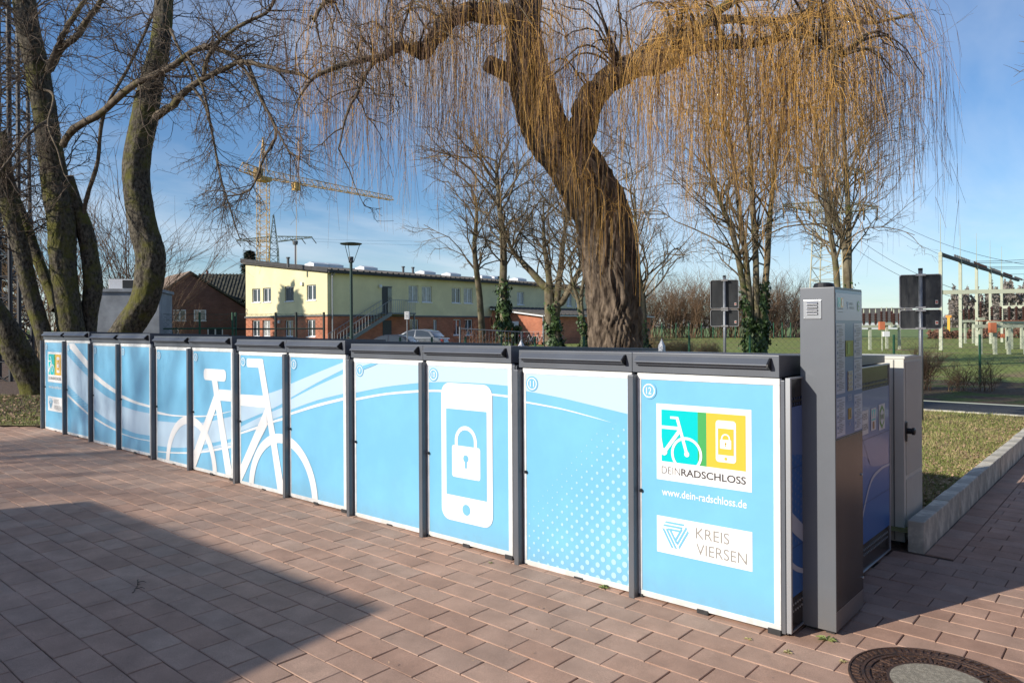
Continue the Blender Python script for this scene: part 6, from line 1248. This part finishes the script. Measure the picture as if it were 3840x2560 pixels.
belt('far_woods', 'haze-tinted grey tree belt along the right horizon', 3180, 4100, 620, 6, 14, 7000, M_far1, 3)
belt('far_copse', 'bare copse on the horizon behind the portal columns', 3560, 3720, 330, 9, 19, 5000, M_far2, 5)
belt('far_copse', 'larger bare copse on the horizon at the right edge', 3715, 3960, 300, 12, 21, 8000, M_far2, 8)
belt('far_woods', 'grey tree belt on the horizon behind the yellow building and lawn', 300, 3200, 520, 5, 12, 12000, M_far1, 9)
hb = belt('brown_hedge', 'low rust-brown hedge along the far lawn edge at right', 3480, 4000, 84, .5, 1.5, 2600, mat('hedge_rust', (.17, .085, .055), .95, rand=('island', .3)), 12)
fb = thing('farm_roof', 'grey farm roof beyond the substation', 'farm', (-69.48, 278.41, 0.10), R(40.87)); MB().box((-10, 0, 0), (10, 8, 3)).build('wall', M_wfr, fb); MB().prism([(-.5, 2.8), (4, 7.5), (8.5, 2.8)], -10.5, 10.5, 0).build('roof', M_rof, fb)
# grass blades, fallen leaves
def blades(name, label, polys, n, h, m, z):
    V_ = np.zeros((n, 3, 3)); a = np.zeros((n, 2)); 
    x0, x1, y0, y1 = polys; a[:, 0] = rng.uniform(x0, x1, n); a[:, 1] = rng.uniform(y0, y1, n)
    return a
def scatter_grass(name, label, pts, h, w, m, z):
    n = len(pts); th = rng.uniform(0, 6.283, n); hh = h * rng.uniform(.4, 1.2, n); b_ = np.stack([pts[:, 0], pts[:, 1], np.full(n, z)], 1); s = np.stack([np.cos(th), np.sin(th), 0 * th], 1) * w; tip = b_ + np.stack([rng.normal(0, .5, n) * hh, rng.normal(0, .5, n) * hh, hh], 1)
    V_ = np.stack([b_ - s, b_ + s, tip], 1).reshape(-1, 3); return tag(fast_mesh(name, V_, np.arange(3 * n).reshape(-1, 3), m, None, False), label, 'grass', None, 'stuff')
M_bl = mat('grass_blade', (.20, .235, .06), .8, rand=('island', .45)); M_bly = mat('grass_blade_dry', (.36, .32, .14), .85, rand=('island', .35)); M_leaf = mat('fallen_leaf', (.36, .24, .15), .85, rand=('island', .5))
n_ = 26000; y = 2.3 + 8.6 * rng.uniform(0, 1, n_) ** 1.1; x = .11 - rng.uniform(0, 1, n_) * (.35 + (y - 2.2) * .26); cl_ = np.sin(x * 5 + y * 3) + np.sin(y * 7 - x * 3) + rng.normal(0, .8, n_)
P = np.stack([x, y], 1); scatter_grass('grass_bed', 'short winter grass in the raised bed behind the cabinet', P[(cl_ > -.6) & (y > 2.9)], .055, .0035, M_bl, ZL); scatter_grass('dry_grass', 'dry yellowish grass tufts in the raised bed', P[(cl_ < .5) & (y > 3.2)][:9000], .06, .0035, M_bly, ZL)
n_ = 16000; u = rng.uniform(0, 1, (n_, 2)); x = -11.5 - u[:, 0] * 8; y = .1 + u[:, 1] * 5 + (x + 11.4) * .55; scatter_grass('grass_patch', 'short grass around the poplar trunks at the left', np.stack([x, y], 1)[y < 2.0], .06, .005, M_bl, ZL + .05)
def leaves(name, label, pts, size, z, m):
    n = len(pts); c = np.stack([pts[:, 0], pts[:, 1], z + rng.uniform(.004, .03, n)], 1); nr = np.stack([rng.normal(0, .35, n), rng.normal(0, .35, n), np.ones(n)], 1); nr /= np.linalg.norm(nr, axis=1, keepdims=True); th = rng.uniform(0, 6.283, n)
    u = np.cross(nr, np.stack([np.cos(th), np.sin(th), 0 * th], 1)); v = np.cross(nr, u); s = size * rng.uniform(.5, 1.2, n)[:, None]
    V_ = np.stack([c - u * s, c + v * s * .55 + nr * s * .2, c + u * s, c - v * s * .55 + nr * s * .15], 1).reshape(-1, 3); return tag(fast_mesh(name, V_, np.arange(4 * n).reshape(-1, 4), m, None, False), label, 'leaves', None, 'stuff')
n_ = 9500; y = 2.3 + 8.0 * rng.uniform(0, 1, n_) ** 1.6; x = .11 - rng.uniform(0, 1, n_) ** 1.5 * (.3 + (y - 2.2) * .25); leaves('fallen_leaves', 'brown fallen leaves along the inside of the kerb wall', np.stack([x, y], 1), .022, ZL, M_leaf)
n_ = 6500; u = rng.uniform(0, 1, (n_, 2)); x = -11.5 - u[:, 0] * 8; y = .1 + u[:, 1] * 5 + (x + 11.4) * .55; leaves('fallen_leaves', 'brown fallen leaves around the poplar roots', np.stack([x, y], 1)[y < 2.1], .035, ZL + .05, M_leaf)
# weeds and litter in the paving joints
def weed(label, x, y, n, h, m):
    t = thing('weed', label, 'weed', (x, y, gz(x)), 0, 'weeds in the paving joints'); mb = MB()
    for i in range(n):
        a = 6.283 * i / n + random.uniform(-.4, .4); L = h * random.uniform(.6, 1.2); d = Vector((math.cos(a), math.sin(a), 0)); s = Vector((-d.y, d.x, 0)) * L * .16; up = Vector((0, 0, 1))
        mb.add([Vector((0, 0, .001)), d * L * .45 + s + up * L * .30, d * L + up * L * .22, d * L * .45 - s + up * L * .34], [(0, 1, 2), (0, 2, 3)])
    mb.build('leaves', m, t, recalc=False); return t
M_weed = mat('weed_leaf', (.17, .21, .06), .6, rand=('island', .3))
weed('small broad-leaved weed at the front corner of the terminal', .205, .105, 7, .060, M_weed); weed('green weed tuft under locker door 11', -1.12, -.035, 9, .045, M_weed); weed('tiny moss tuft in the joint below locker 10', -1.98, -.15, 8, .02, M_weed)
weed('dry little weed in the joint near the manhole', .10, -.18, 7, .028, M_bly); weed('dry little weed left of the manhole rim', .345, -.10, 7, .024, M_bly); weed('dry weed in the joint below locker 12', -.12, -.16, 6, .026, M_bly)
T = Tubes(); P = resample([(-3.55, -1.86, .055), (-3.42, -1.93, .075), (-3.30, -1.97, .06), (-3.16, -2.06, .062), (-3.08, -2.12, .055)], 14); T.add(P * [.5, .5, .3] + [-1.68, -.98, .038] + rng.normal(0, .003, P.shape), .0032, 4)
for i in (4, 9): q_ = P[i] * [.5, .5, .3] + [-1.68, -.98, .038]; T.add(resample([q_, q_ + [.015, .03, .004], q_ + [.04, .035, .0]], 5), .002, 4)
tw = T.mesh('fallen_twig', M_dk); tag(tw, 'dark crooked twig lying in the shadow on the paving', 'twig')
n_ = 260; x = rng.uniform(-9, 1.5, n_); y = rng.uniform(-3, -.02, n_); o = leaves('paving_litter', 'tiny bits of leaf litter scattered on the paving', np.stack([x, y], 1), .009, 0, M_leaf)
co = np.empty(len(o.data.vertices) * 3, np.float32); o.data.vertices.foreach_get('co', co); co = co.reshape(-1, 3); co[:, 2] += SL * co[:, 0] - .004; o.data.vertices.foreach_set('co', co.ravel())
